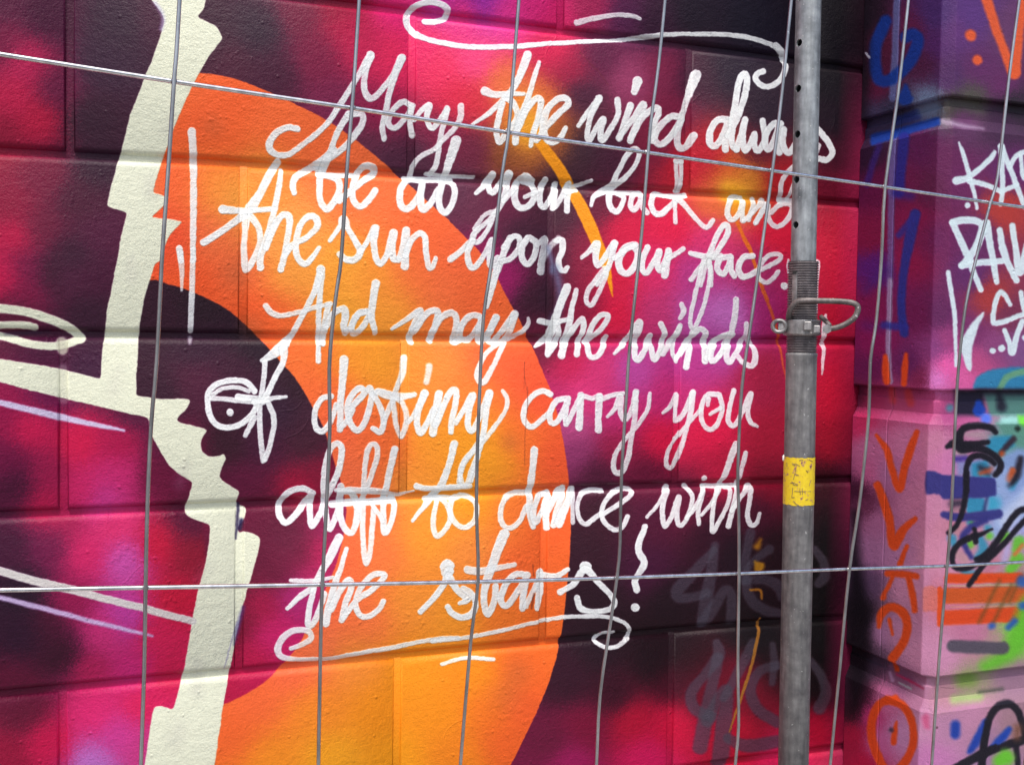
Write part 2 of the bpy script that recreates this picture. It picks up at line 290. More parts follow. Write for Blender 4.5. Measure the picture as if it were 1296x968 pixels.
# --- cream figure
CREAM = (226, 228, 206)
Lft = vp('K1', [(520, -140), (560, 0), (600, 50), (611, 78), (590, 150), (562, 230), (522, 330), (482, 430), (452, 550), (420, 660), (395, 765), (440, 781), (472, 790), (450, 870), (436, 960)]) \
    + vp('K5', [(420, 100), (400, 200), (385, 320), (376, 400), (374, 468), (300, 450), (200, 425), (100, 408), (0, 393), (-300, 345), (-300, 430), (0, 480), (130, 515), (210, 535), (300, 555), (430, 585), (550, 612), (556, 650), (572, 695), (600, 745), (630, 790), (670, 825), (715, 850), (706, 880), (695, 925)]) \
    + vp('K9', [(690, 0), (686, 20), (692, 40), (715, 55), (780, 75), (772, 170), (760, 230), (740, 300), (715, 420), (695, 540), (672, 650), (655, 715), (645, 762), (600, 748), (572, 752), (562, 800), (550, 880), (536, 968), (500, 1200)])
Rgt = vp('K9', [(770, 1200), (797, 968), (812, 860), (830, 740), (850, 630), (872, 520), (900, 385), (932, 270), (962, 170), (968, 122), (940, 108), (908, 100), (888, 108), (880, 85), (905, 60), (918, 15)]) \
    + vp('K5', [(885, 935), (875, 925), (890, 885), (850, 860), (813, 832), (828, 785), (840, 765), (832, 745), (815, 752), (785, 758), (760, 748), (746, 725), (745, 695), (760, 672), (772, 655), (720, 640), (655, 625), (668, 600), (690, 585), (710, 548), (690, 540), (600, 541), (507, 532), (508, 460), (511, 400), (513, 320), (522, 250), (533, 180), (548, 125), (556, 105), (575, 40)]) \
    + vp('K1', [(598, 968), (606, 930), (625, 880), (650, 850), (680, 823), (640, 815), (562, 808), (600, 775), (626, 742), (600, 722), (567, 716), (578, 670), (600, 600), (622, 545), (645, 482), (668, 420), (690, 370), (715, 320), (742, 270), (775, 210), (805, 172), (828, 145), (820, 125), (806, 98), (765, 80), (730, 64), (755, 40), (764, 0), (790, -150)])
wc.poly(Lft + Rgt, CREAM, soft=.9, rel=.75)
wc.stroke(vp('K9', [(885, 0, 12), (880, 60, 10), (876, 130, 6)]), (40, 30, 70), soft=1.6, op=.85)
wc.stroke(vp('K9', [(895, 60), (890, 90)], 16), (35, 28, 75), soft=2.5, op=.9)
wc.stroke(vp('K9', [(700, 12), (800, 8), (870, 12)], 10), (25, 20, 25), soft=1.5, op=.0)
wc.stroke(vp('K9', [(905, 380, 8), (885, 450, 16), (870, 520, 6)]), (90, 80, 150), soft=3, op=.6)
wc.stroke(vp('K9', [(880, 440, 4), (850, 540, 5), (832, 610, 3)]), (120, 110, 170), soft=1, op=.5)
wc.stroke(vp('K1', [(575, 10), (605, 60), (600, 110)], 14), (190, 185, 215), soft=3, op=.6)
for x, y, w_, o in ((215, 150, 22, .10), (190, 230, 26, .12), (165, 330, 20, .10), (150, 470, 26, .08), (235, 590, 20, .12), (262, 720, 26, .10), (250, 840, 22, .12), (228, 920, 28, .10)):
    wc.stroke([(x, y, w_*.4), (x+random.uniform(-9, 9), y+random.uniform(10, 40), w_*.5)], (176, 170, 168), soft=w_*.55, op=o*2)
# eye on the left edge
for p, w_ in (([(-60, 205), (0, 207), (100, 220), (200, 252), (265, 285), (302, 318)], 34), ([(-60, 300), (0, 308), (100, 335), (180, 346), (240, 340), (300, 320)], 30), ([(-60, 268), (0, 268), (80, 268), (130, 276)], 28)):
    wc.stroke(vp('K5', p, w_), CREAM, soft=1.2, rel=.7)
wc.stroke(vp('K5', [(20, 300, 6), (90, 298, 16), (180, 290, 6)]), (60, 40, 70), soft=4, op=.7)
wc.stroke(vp('K5', [(228, 330), (232, 360)], 38), (196, 194, 176), soft=2, op=.8)
wc.stroke(vp('K5', [(232, 430), (236, 545)], 34), (196, 196, 184), soft=3, op=.35)
LAV = (212, 206, 232)
wc.stroke(vp('K5', [(-60, 545, 22), (0, 556, 22), (100, 580, 25), (200, 604, 27), (260, 618, 24), (360, 638, 18), (460, 660, 10)]), LAV, soft=1.6, op=.95, rel=.5)
wc.stroke(vp('K9', [(-80, 225, 32), (0, 248, 32), (120, 282, 32), (250, 312, 32), (400, 352, 28), (520, 382, 28), (640, 415, 28), (716, 434, 28)]), (214, 210, 206), soft=1.2, op=.97, rel=.6)
wc.stroke(vp('K9', [(-80, 325, 18), (0, 345, 18), (100, 372, 20), (200, 396, 20), (350, 436, 18), (460, 463, 16), (565, 490, 9)]), (204, 184, 222), soft=2.0, op=.92, rel=.5)

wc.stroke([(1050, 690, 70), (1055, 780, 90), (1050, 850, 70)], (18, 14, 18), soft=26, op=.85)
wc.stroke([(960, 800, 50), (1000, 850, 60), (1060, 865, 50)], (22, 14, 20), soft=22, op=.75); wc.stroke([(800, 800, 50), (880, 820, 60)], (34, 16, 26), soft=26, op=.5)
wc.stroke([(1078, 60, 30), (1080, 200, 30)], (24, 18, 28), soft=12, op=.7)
# --- soft grey tags and the ochre drip under the verse
GR = (84, 80, 94)
for v, p in (('C4', [(205, 95, 26), (190, 190, 34), (172, 290, 40), (152, 400, 36)]), ('C4', [(200, 110, 20), (130, 190, 34), (60, 265, 40), (60, 300, 34), (110, 300, 30), (170, 285, 30)]),
             ('C4', [(160, 400, 40), (205, 330, 36), (245, 270, 30), (270, 300, 34), (268, 390, 34)]), ('C4', [(345, 45, 30), (325, 150, 30), (320, 230, 34)]),
             ('C4', [(420, 110, 30), (345, 170, 20), (330, 250, 30), (350, 310, 36), (400, 350, 34), (460, 365, 30)]), ('C4', [(330, 235, 26), (400, 230, 30), (460, 260, 40), (470, 300, 30)]),
             ('C4', [(600, 110, 26), (635, 160, 30), (640, 215, 34), (615, 245, 30)]),
             ('C4', [(210, 480, 26), (218, 530, 40), (170, 600, 30), (110, 680, 34), (125, 745, 36), (190, 775, 34)]), ('C4', [(215, 540, 34), (190, 660, 36), (165, 790, 46), (145, 895, 46)]),
             ('C4', [(175, 790, 40), (230, 680, 30), (255, 680, 34), (240, 800, 50), (225, 950, 52)]), ('C4', [(240, 700, 26), (300, 590, 32), (355, 485, 34)]),
             ('C4', [(432, 490, 22), (440, 560, 26), (432, 640, 22)]), ('C4', [(455, 570, 28), (380, 595, 30), (345, 670, 34), (375, 745, 36), (450, 795, 36)]),
             ('C4', [(255, 860, 30), (330, 890, 40), (455, 872, 40)]), ('C4', [(585, 555, 26), (625, 610, 30), (645, 680, 36), (620, 740, 40)])):
    wc.stroke([(q[0], q[1], q[2]*1.3) for q in vp(v, p)], GR, soft=2.4, op=.68)
wc.stroke(vp('C4', [(385, 70, 10), (372, 98, 26)]), (190, 130, 30), soft=4, op=.85)
wc.stroke(vp('C4', [(365, 160, 10), (378, 178, 46)]), (196, 140, 34), soft=3, op=.9)
wc.stroke(vp('C4', [(345, 270, 8), (385, 272, 12), (390, 305, 8)]), (190, 125, 40), soft=1.5, op=.9)
wc.stroke(vp('C4', [(383, 385, 9), (376, 450, 14), (352, 560, 12), (320, 660, 12), (290, 750, 10), (262, 835, 5)]), (170, 115, 45), soft=1, op=.95)

# dried lumps, runs and hairs under the paint: relief only
for k in range(26):
    cx_, cy_ = random.uniform(0, 1070), random.uniform(0, 968)
    for q in range(random.randint(6, 26)):
        x, y = cx_ + random.gauss(0, 26), cy_ + random.gauss(0, 20); w_ = random.uniform(1.6, 4.2)
        wc.stroke([(x, y, w_), (x+random.uniform(-2, 2), y+random.uniform(0, 3), w_*.8)], None, soft=1.3, op=.9, rel=1.0)
for x, y, n_ in ((150, 450, 10), (160, 472, 8), (135, 448, 6), (215, 650, 8), (255, 790, 8), (520, 780, 8), (455, 300, 6), (150, 700, 14), (60, 430, 8)):
    for q in range(n_): wc.stroke([(x+random.gauss(0, 14), y+random.gauss(0, 7), random.uniform(2.5, 5.5))], None, soft=1.4, op=1, rel=1.0)
for k in range(34):
    x, y = random.uniform(0, 1060), random.uniform(0, 960); a = random.uniform(0, 6.28); P_ = []
    for q in range(5): P_.append((x, y, random.uniform(.8, 1.5))); a += random.uniform(-.7, .7); L_ = random.uniform(5, 16); x += math.cos(a)*L_; y += math.sin(a)*L_
    wc.stroke(P_, None, soft=1.0, op=.8, rel=random.choice([1.0, .0]))
# --- the verse in white paint marker
WH = (244, 247, 246)
def W(v, pts, w=None, op=.97, soft=.75): wc.stroke([(q[0], q[1], q[2]*1.0+.05) for q in vp(v, pts, w)], WH, soft=soft, op=op, rel=.95)
W('A8', [(120, 70, 22), (150, 68, 22), (183, 57, 20), (190, 30, 20), (165, 12, 20), (128, 9, 20), (90, 20, 20), (65, 48, 22), (62, 78, 22), (85, 105, 20), (120, 122, 18), (180, 138, 17), (260, 148, 17), (400, 148, 17), (520, 138, 15), (640, 131, 15), (740, 125, 14), (830, 114, 14), (950, 109, 15), (1080, 111, 16), (1150, 122, 16), (1210, 142, 16), (1245, 166, 16)])
W('A3', [(860, 35), (895, 70), (912, 125), (905, 185), (872, 240), (820, 268), (770, 258), (742, 222), (757, 193), (785, 182)], 34)
W('A8', [(598, 73, 20), (650, 60, 17), (720, 49, 15), (770, 51, 15), (798, 60, 12)], op=.9)
# May
W('A1', [(250, 608, 44), (180, 602, 44), (105, 640, 48), (60, 710, 50), (75, 765, 48), (130, 792, 44), (210, 772, 42), (320, 690, 40), (440, 590, 40), (520, 480, 42), (600, 350, 40), (670, 240, 40), (745, 110, 56)])
W('A1', [(745, 110, 58), (712, 230, 44), (705, 330, 44), (738, 400, 48), (785, 388, 42), (845, 320, 40), (905, 240, 42), (960, 130, 60)])
W('A1', [(960, 130, 58), (910, 260, 44), (872, 380, 42), (845, 520, 42), (828, 600, 40), (838, 680, 38)])
W('A1', [(1020, 445), (965, 428), (900, 480), (868, 560), (890, 603), (935, 592), (990, 530), (1030, 460)], 40)
W('A1', [(1035, 450), (1020, 550), (1032, 655)], 42, op=.93)
W('A1', [(1050, 545, 34), (1090, 490, 36), (1150, 450, 42), (1130, 530, 40), (1162, 605, 40), (1210, 560, 38), (1268, 475, 44)])
W('A1', [(1268, 475), (1235, 610), (1215, 710), (1195, 850), (1155, 915)], 38)
W('A2', [(125, 455, 46), (125, 530, 42), (85, 600, 38), (20, 670, 36), (-60, 750, 34), (-150, 800, 36), (-200, 860, 36), (-215, 930, 40)], op=.94)
# the
W('A2', [(578, 108, 60), (545, 205, 56), (490, 320, 45), (400, 430, 40), (300, 515, 32), (195, 588, 24)])
W('A2', [(412, 440), (380, 540), (370, 640), (388, 702), (430, 650), (490, 570), (512, 500), (480, 430), (430, 400)], 42)
W('A2', [(292, 352, 60), (360, 378, 48), (460, 372, 36), (555, 370, 26)], op=.95)
W('A2', [(655, 160, 30), (620, 280, 38), (570, 440, 45), (505, 620, 46), (495, 700, 48)])
W('A2', [(500, 640, 44), (570, 490, 44), (630, 410, 44), (672, 420, 46), (652, 540, 42), (618, 640, 42), (600, 725, 30)])
W('A2', [(640, 690, 40), (720, 580, 44), (800, 500, 44), (858, 440, 46), (840, 400, 46), (780, 410, 46), (715, 480, 48), (685, 600, 50), (712, 680, 48), (762, 700, 44), (810, 660, 40), (835, 605, 34)])
# wind
W('A2', [(922, 588, 30), (990, 500, 40), (1068, 400, 46)])
W('A2', [(1068, 402, 48), (1012, 520, 40), (985, 640, 40), (1002, 688, 42), (1050, 600, 40), (1096, 545, 46), (1078, 620, 42), (1090, 690, 44), (1150, 600, 38), (1195, 510, 38), (1190, 415, 42)])
W('A3', [(35, 375, 42), (5, 460, 38), (-28, 560, 42)])
W('A3', [(75, 240, 56), (58, 298, 40)])
W('A3', [(-28, 555, 34), (50, 450, 34), (108, 370, 44), (68, 480, 36), (36, 575, 38)])
W('A3', [(38, 560), (105, 440), (180, 388), (192, 420), (165, 500), (158, 575)], 38)
W('A3', [(318, 440), (262, 440), (200, 500), (172, 565), (205, 598), (262, 550), (325, 452)], 38)
W('A3', [(408, 205, 58), (372, 300, 46), (332, 420, 38), (300, 540, 38), (310, 612, 40), (355, 605, 40), (395, 545, 44)], op=.93)
# always
W('A3', [(585, 455), (530, 458), (487, 520), (485, 588), (520, 600), (565, 530), (590, 460), (572, 560), (572, 622)], 40)
W('A3', [(590, 545), (640, 440), (682, 320), (695, 230), (678, 197), (650, 240), (632, 340), (612, 480), (610, 590), (635, 625)], 38)
W('A3', [(635, 625), (662, 540), (682, 452), (670, 560), (685, 630), (718, 580), (738, 535), (735, 600), (760, 628), (795, 560), (782, 460)], 36)
W('A3', [(885, 480), (845, 480), (805, 530), (798, 590), (820, 622), (850, 570), (878, 490), (872, 580), (880, 640)], 38)
W('A3', [(905, 510), (898, 590), (928, 642), (965, 600), (1000, 540)], 36)
W('A3', [(1060, 480), (1100, 515), (1150, 580), (1178, 640), (1150, 680), (1095, 676)], 36)
W('A3', [(1100, 600), (1088, 632)], 30)
W('A7', [(790, 50), (720, 120), (690, 200), (695, 300)], 34)
W('A7', [(800, 130), (770, 200), (745, 280)], 26)
# be
W('A1', [(600, 515, 50), (530, 620, 42), (482, 740, 42), (440, 830, 60), (410, 900, 70)])
W('A1', [(600, 510, 48), (690, 512, 44), (690, 580, 44), (620, 680, 44), (540, 760, 44), (450, 820, 48), (380, 870, 50)])
W('A4', [(980, 60, 60), (900, 130, 56), (800, 190, 52), (722, 240, 50), (700, 300, 46), (712, 345, 38)])
W('A4', [(940, 100, 54), (910, 190, 54), (888, 260, 46), (882, 350, 44), (898, 420, 46), (938, 455, 48), (990, 400, 46), (1022, 320, 46), (1000, 255, 44), (900, 225, 40)])
W('A4', [(880, 225, 44), (1000, 225, 40), (1120, 225, 40)])
W('A4', [(1020, 400), (1100, 330), (1180, 265), (1258, 210), (1245, 168), (1190, 165), (1135, 230), (1108, 320), (1115, 400), (1162, 440), (1215, 400), (1262, 330)], 46)
# at
W('A5', [(340, 262, 44), (255, 255, 44), (200, 320, 48), (195, 410, 48), (235, 455, 48), (290, 420, 46), (338, 340, 46), (350, 275, 46)])
W('A5', [(345, 280, 46), (335, 370, 50), (352, 455, 54), (400, 420, 46), (455, 325, 44)])
W('A5', [(578, -10, 70), (545, 90, 62), (505, 210, 48), (470, 330, 44), (462, 430, 44), (502, 482, 46), (545, 430, 44), (568, 350, 44), (550, 280, 44), (470, 258, 40)])
W('A5', [(375, 214, 24), (500, 226, 28), (700, 236, 24)])
W('A5', [(230, 250, 44), (380, 255, 44), (540, 260, 44)])
# your
W('A5', [(712, 348, 30), (765, 300, 40), (825, 222, 52), (800, 295, 46), (822, 345, 44), (872, 300, 44), (938, 218, 60)])
W('A5', [(938, 220, 60), (925, 300, 48), (885, 420, 42), (835, 500, 38), (770, 560, 34), (712, 610, 40), (690, 665, 40), (725, 680, 36), (780, 620, 34), (830, 520, 32)])
W('A5', [(850, 470, 34), (770, 500, 30), (705, 590, 36)], op=.9)
W('A5', [(1100, 270), (1045, 232), (990, 290), (975, 380), (1010, 445), (1062, 440), (1108, 380), (1098, 290), (1040, 260)], 46)
W('A5', [(900, 400), (960, 330), (1000, 270)], 36)
W('A5', [(1186, 258, 46), (1152, 330, 42), (1148, 415, 42), (1180, 440, 44), (1230, 370, 42), (1262, 285, 42), (1242, 370, 40), (1238, 450, 40)])
W('A5', [(1045, 375, 30), (1120, 340, 30)])
W('A6', [(112, 285, 46), (96, 380, 44), (94, 468, 42)])
W('A6', [(22, 290, 36), (10, 380, 36), (15, 440, 36), (70, 350, 40), (105, 300, 40)])
W('A6', [(95, 335, 40), (160, 325, 34)])
W('A6', [(130, 300, 26), (190, 285, 28), (262, 262, 26)])
# back
W('A6', [(258, 430, 26), (275, 372, 36), (350, 330, 50), (405, 290, 44), (442, 200, 38), (498, 95, 38), (555, 48, 42), (585, 80, 36), (558, 160, 34), (492, 240, 36), (425, 300, 42), (388, 340, 46), (380, 410, 44), (402, 458, 42), (436, 472, 42), (468, 430, 38), (482, 375, 36), (440, 355, 34)])
W('A6', [(380, 345), (480, 345), (600, 345)], 36)
W('A6', [(595, 345), (545, 365), (528, 430), (552, 462), (588, 410), (605, 350), (602, 430), (640, 482)], 38)
W('A6', [(745, 362), (692, 358), (668, 420), (690, 480), (732, 492), (790, 440), (840, 400)], 40)
W('A6', [(838, 135, 32), (842, 220, 30), (848, 330, 34)]); W('A6', [(872, 130, 32), (874, 220, 26), (862, 330, 30)]); W('A6', [(835, 132), (878, 132)], 34)
W('A6', [(760, 365, 38), (850, 372, 46), (905, 362, 40)])
W('A6', [(832, 390), (832, 545)], 30)
W('A6', [(860, 390, 40), (920, 458, 34), (990, 540, 34), (1045, 580, 36), (1088, 532, 32)])
# and
W('A7', [(425, 270), (370, 268), (332, 330), (330, 395), (362, 422), (410, 370), (435, 290), (425, 370), (432, 430)], 38)
W('A7', [(510, 280), (490, 360), (470, 420)], 36)
W('A7', [(440, 425), (480, 390), (560, 300), (578, 290), (560, 360), (518, 445)], 34)
W('A7', [(520, 440), (580, 340), (605, 315), (600, 380), (618, 440), (670, 470), (735, 420), (770, 340), (740, 310), (680, 322), (622, 372)], 36)
W('A7', [(690, 280), (740, 285), (780, 290)], 34)
# the
W('A4', [(598, 140, 52), (540, 230, 58), (480, 350, 56), (420, 440, 70), (380, 490, 60), (290, 555, 48), (190, 625, 48), (95, 685, 50)])
W('A4', [(395, 480, 60), (380, 600, 42), (372, 750, 44), (385, 865, 50), (440, 785, 44), (480, 680, 42), (472, 590, 42), (420, 510, 46)], op=.93)
W('A4', [(228, 458, 62), (320, 465, 46), (420, 465, 40), (570, 457, 34)])
W('A4', [(622, 190, 30), (604, 320, 42), (572, 480, 44), (530, 640, 46), (482, 780, 46), (482, 855, 50)])
W('A4', [(520, 720, 42), (560, 620, 42), (610, 520, 46), (655, 495, 48), (682, 540, 48), (662, 680, 42), (638, 800, 46), (618, 868, 46)])
W('A4', [(640, 780, 40), (700, 700, 42), (800, 645, 40), (872, 575, 44), (852, 512, 46), (790, 520, 46), (742, 600, 44), (722, 720, 46), (740, 795, 44), (788, 828, 44), (840, 780, 38), (882, 718, 30)])
# sun
W('A4', [(955, 672, 28), (1020, 580, 36), (1048, 525, 56), (1080, 590, 42), (1130, 680, 42), (1162, 745, 46), (1130, 800, 46), (1070, 802, 46), (1022, 765, 44)])
W('A4', [(1160, 750, 40), (1210, 680, 36), (1260, 590, 52)])
W('A5', [(30, 590, 54), (18, 680, 46), (28, 780, 46), (60, 828, 44), (110, 760, 42), (150, 620, 56), (140, 700, 48), (148, 790, 46), (182, 800, 46)])
W('A5', [(190, 790, 42), (215, 700, 44), (238, 605, 58), (232, 720, 54), (228, 845, 58)])
W('A5', [(232, 770, 44), (275, 670, 42), (330, 622, 42), (366, 655, 42), (372, 750, 42), (392, 850, 42), (420, 842, 36), (440, 790, 28)])
# upon
W('A5', [(538, 798, 46), (620, 735, 42), (690, 665, 40)])
W('A5', [(690, 670, 38), (655, 760, 40), (670, 845, 46), (712, 845, 42), (770, 765, 40), (822, 670, 46), (808, 750, 42), (815, 840, 46), (860, 790, 42)])
W('A5', [(945, 655, 46), (900, 760, 46), (862, 860, 48), (820, 968, 46)]); W('B2', [(860, -20, 46), (822, 130, 44), (785, 262, 32)])
W('A5', [(900, 720), (960, 650), (1005, 650), (1005, 720), (950, 790), (890, 812)], 40)
W('A5', [(1065, 652), (1022, 720), (1030, 800), (1070, 828), (1112, 770), (1122, 690), (1080, 652)], 44)
W('A5', [(1130, 700, 38), (1185, 662, 44), (1165, 770, 46), (1152, 880, 56)])
W('A5', [(1170, 800, 42), (1230, 700, 40), (1275, 660, 46)], op=.8, soft=1.6)
W('A6', [(20, 670, 38), (60, 672, 44), (62, 740, 44), (40, 800, 44), (48, 860, 44), (78, 878, 40), (100, 852, 32)])
wc.stroke(vp('K7', [(160, -20), (175, 40), (172, 70)], 14), (150, 165, 200), soft=4, op=.7); wc.stroke(vp('K7', [(185, 60), (205, 180), (170, 260)], 26), (120, 140, 175), soft=6, op=.6)
wc.stroke(vp('K7', [(140, -60), (160, 230)], 40), (40, 38, 58), soft=14, op=.35)
# your
W('A6', [(195, 788, 26), (250, 742, 38), (300, 692, 52), (290, 780, 44), (305, 840, 42), (352, 790, 42), (418, 690, 52)])
W('A6', [(418, 692, 50), (402, 780, 42), (368, 870, 38), (300, 968, 34)])
W('B3', [(425, 40), (380, 100), (342, 155), (332, 208), (358, 228), (395, 165), (428, 90), (440, 40)], 26)
W('A6', [(560, 700), (490, 720), (450, 800), (460, 870), (505, 895), (550, 850), (580, 760), (545, 700)], 48)
W('A6', [(420, 790), (480, 740), (560, 700)], 36)
W('A6', [(642, 720, 44), (612, 800, 42), (610, 870, 42), (642, 888, 42), (690, 810, 42), (722, 745, 44), (710, 820, 42), (732, 872, 42), (785, 760, 44)])
W('A6', [(785, 742, 50), (772, 820, 48), (760, 905, 56)])
W('A6', [(785, 790, 40), (840, 760, 36), (888, 726, 34)])
# face.
W('A6', [(935, 756, 36), (1000, 772, 42), (1080, 785, 44), (1140, 775, 38)])
W('A6', [(1060, 770), (1102, 670), (1150, 575), (1182, 565), (1190, 620), (1135, 720), (1080, 780)], 40)
W('A6', [(1060, 800, 40), (990, 865, 36), (940, 935, 34)])
W('A6', [(1050, 810, 40), (1028, 890, 34), (1005, 975, 30)]); W('A6', [(1065, 810, 36), (1078, 890, 32), (1078, 975, 30)])
W('B3', [(932, 0), (905, 110), (875, 240), (866, 320), (885, 350), (925, 260), (955, 150), (968, 60), (962, 0)], 24)
W('A7', [(345, 672), (275, 690), (258, 755), (298, 790), (335, 730), (352, 680), (350, 750), (372, 802)], 42)
W('A7', [(500, 668), (435, 680), (402, 750), (428, 808), (480, 798), (525, 770)], 42)
W('A7', [(540, 765), (620, 730), (688, 685), (672, 655), (605, 668), (545, 740), (540, 815), (588, 848), (638, 820), (670, 778)], 34)
W('A7', [(714, 872, 48)])
W('D1', [(262, 60, 20), (252, 120, 14), (262, 180, 20)], op=.9); W('D1', [(510, 70, 26), (530, 90, 22), (522, 200, 18), (515, 330, 16), (508, 520, 14)], op=.9)
W('D1', [(588, 545, 26), (580, 600, 44), (575, 700, 46), (578, 760, 40)], op=.9); W('D1', [(575, 800, 50), (570, 860, 36), (560, 960, 28), (558, 1060, 14)], op=.85)
# And
W('B1', [(893, 112, 62), (890, 250, 44), (880, 400, 38), (880, 560, 38), (875, 738, 34)])
W('B1', [(885, 150, 50), (852, 260, 42), (800, 370, 40), (742, 470, 40), (700, 555, 44), (650, 610, 56), (600, 660, 66)])
W('B1', [(518, 362, 44), (560, 412, 42), (640, 428, 34), (760, 400, 34), (880, 368, 32), (960, 345, 34)])
W('B1', [(945, 355, 44), (925, 460, 44), (915, 550, 42), (908, 618, 40)])
W('B1', [(930, 500, 44), (980, 415, 46), (1050, 380, 48), (1062, 430, 50), (1050, 500, 50), (1062, 542, 48)])
W('B1', [(1070, 530, 38), (1105, 500, 40), (1150, 410, 42), (1205, 400, 40)]); W('B1', [(1205, 400), (1140, 422), (1102, 500), (1125, 550), (1180, 500), (1225, 420)], 42)
W('B1', [(1270, 205, 58), (1250, 320, 50), (1238, 430, 50), (1262, 545, 36)])
# may
W('B2', [(140, 410, 24), (220, 360, 36), (320, 292, 46), (332, 300, 46), (300, 370, 46), (265, 460, 46), (270, 500, 44)])
W('B2', [(290, 430), (365, 320), (430, 285), (455, 310), (432, 400), (400, 488)], 46)
W('B2', [(410, 440), (475, 335), (550, 302), (580, 345), (570, 430), (560, 498)], 46)
W('B2', [(575, 500, 40), (620, 480, 44), (670, 480, 46), (720, 415, 46), (745, 340, 44), (700, 318, 44), (645, 345, 46), (605, 420, 46), (618, 480, 46)])
W('B2', [(745, 340, 44), (735, 440, 44), (745, 500, 44), (800, 430, 44), (852, 332, 52)])
W('B2', [(850, 335, 50), (815, 410, 46), (800, 480, 44), (835, 500, 44), (885, 430, 44), (978, 310, 54)])
W('B2', [(975, 315, 50), (955, 390, 46), (918, 480, 40), (878, 560, 38), (828, 665, 38), (768, 768, 44), (728, 760, 40), (722, 690, 38), (770, 590, 34), (850, 520, 34), (950, 470, 38), (1030, 430, 34), (1070, 375, 32), (1070, 340, 26)])
# the
W('B3', [(235, 138, 44), (200, 225, 44), (165, 320, 38), (125, 400, 32), (70, 440, 18)])
W('B3', [(170, 330), (145, 420), (132, 480), (160, 445), (190, 385), (182, 330)], 32)
W('B3', [(95, 308, 34), (155, 318, 30), (240, 300, 24)])
W('B3', [(282, 152, 26), (258, 250, 28), (232, 370, 34), (206, 485, 40)])
W('B3', [(225, 430), (262, 350), (310, 300), (318, 350), (292, 430), (285, 480)], 32)
W('B3', [(330, 420), (400, 360), (442, 300), (436, 276), (398, 285), (358, 345), (340, 430), (352, 488), (388, 488), (420, 440), (438, 390)], 30)
# winds
W('B3', [(478, 475, 18), (530, 420, 28), (605, 315, 36), (590, 400, 32), (580, 480, 32), (600, 508, 32), (640, 440, 30), (660, 385, 30), (665, 450, 30), (682, 505, 32), (720, 440, 30), (735, 375, 30), (715, 325, 32)])
W('B3', [(812, 335, 30), (782, 420, 30), (775, 470, 28), (795, 512, 28)]); W('B3', [(725, 480, 26), (770, 410, 26), (810, 340, 26)])
W('B3', [(820, 225, 26), (832, 258, 28), (814, 293, 26)])
W('B3', [(875, 370, 30), (860, 450, 32), (845, 545, 34)])
W('B3', [(800, 500, 26), (850, 420, 30), (905, 355, 32), (942, 368, 32), (940, 440, 34), (940, 515, 34)])
W('B3', [(950, 500, 28), (985, 420, 30), (1060, 380, 32)]); W('B3', [(1065, 380), (1010, 400), (975, 460), (975, 515), (1012, 490), (1055, 420), (1082, 380)], 30)
W('B3', [(1100, 200, 32), (1092, 300, 32), (1068, 400, 30), (1052, 480, 30), (1065, 520, 30), (1110, 460, 28), (1150, 380, 26), (1152, 325, 26), (1162, 385, 28), (1192, 450, 30), (1198, 505, 32), (1178, 540, 30), (1132, 520, 26), (1105, 488, 24)])
# Of
W('B4', [(440, 350), (385, 290), (290, 275), (190, 300), (130, 355), (125, 450), (150, 540), (215, 592), (300, 592), (380, 550), (440, 480), (460, 410)], 42)
W('B4', [(160, 370), (230, 330), (320, 325), (400, 350)], 30)
W('B4', [(150, 397), (300, 410), (440, 420)], 36); W('B4', [(330, 388), (440, 398), (500, 400)], 44)
W('B4', [(276, 495, 52)]); W('B4', [(440, 530, 44), (410, 590, 38), (380, 652, 32)])
W('B4', [(650, 30, 60), (600, 75, 72), (550, 110, 56), (495, 140, 30)]); W('B4', [(515, 150, 38), (502, 260, 38), (486, 400, 38), (476, 480, 38), (482, 650, 38), (502, 822, 40)])
W('B4', [(640, 60, 54), (640, 150, 44), (592, 240, 42), (542, 340, 42), (500, 420, 44)])
W('B4', [(535, 430, 38), (572, 520, 38), (568, 620, 38), (542, 740, 38), (510, 818, 38)])
W('B4', [(440, 420, 44), (560, 400, 34), (655, 388, 22)])
# destiny
W('B4', [(965, 385, 40), (900, 400, 40), (855, 480, 40), (852, 580, 42), (900, 625, 42), (955, 565, 38), (1000, 440, 36)])
W('B4', [(1052, 135, 64), (1040, 280, 52), (1028, 450, 46), (1025, 608, 46)]); W('B4', [(1030, 600, 36), (1070, 550, 40), (1110, 480, 40)])
W('B5', [(10, 480), (70, 410), (115, 355), (75, 332), (22, 390), (-2, 470), (15, 560), (60, 618), (108, 580), (148, 470), (165, 370)], 44)
W('B5', [(150, 335, 56), (190, 395, 42), (230, 480, 42), (245, 560, 42), (222, 628, 42), (172, 602, 38)])
W('B5', [(245, 560, 38), (280, 470, 36), (320, 400, 34)])
W('B5', [(385, 128, 52), (376, 220, 50), (340, 310, 40), (312, 400, 38), (315, 500, 36), (335, 600, 36), (368, 658, 38), (398, 580, 38), (400, 500, 38), (372, 430, 40), (335, 400, 40)], op=.92, soft=1.1)
W('B5', [(205, 352, 48), (280, 378, 60), (380, 388, 50), (455, 375, 36)], soft=1.0)
W('B5', [(415, 560, 30), (460, 500, 36), (525, 365, 54)]); W('B5', [(525, 368, 56), (485, 470, 44), (472, 570, 44), (495, 635, 44), (540, 570, 42), (590, 470, 42)])
W('B5', [(555, 180, 46), (548, 240, 42), (535, 290, 40)], op=.85, soft=1.6)
W('B5', [(622, 372, 58), (602, 500, 54), (580, 632, 56)]); W('B5', [(600, 580, 42), (655, 450, 42), (702, 355, 46), (740, 352, 44), (732, 450, 42), (706, 550, 40), (702, 630, 38)])
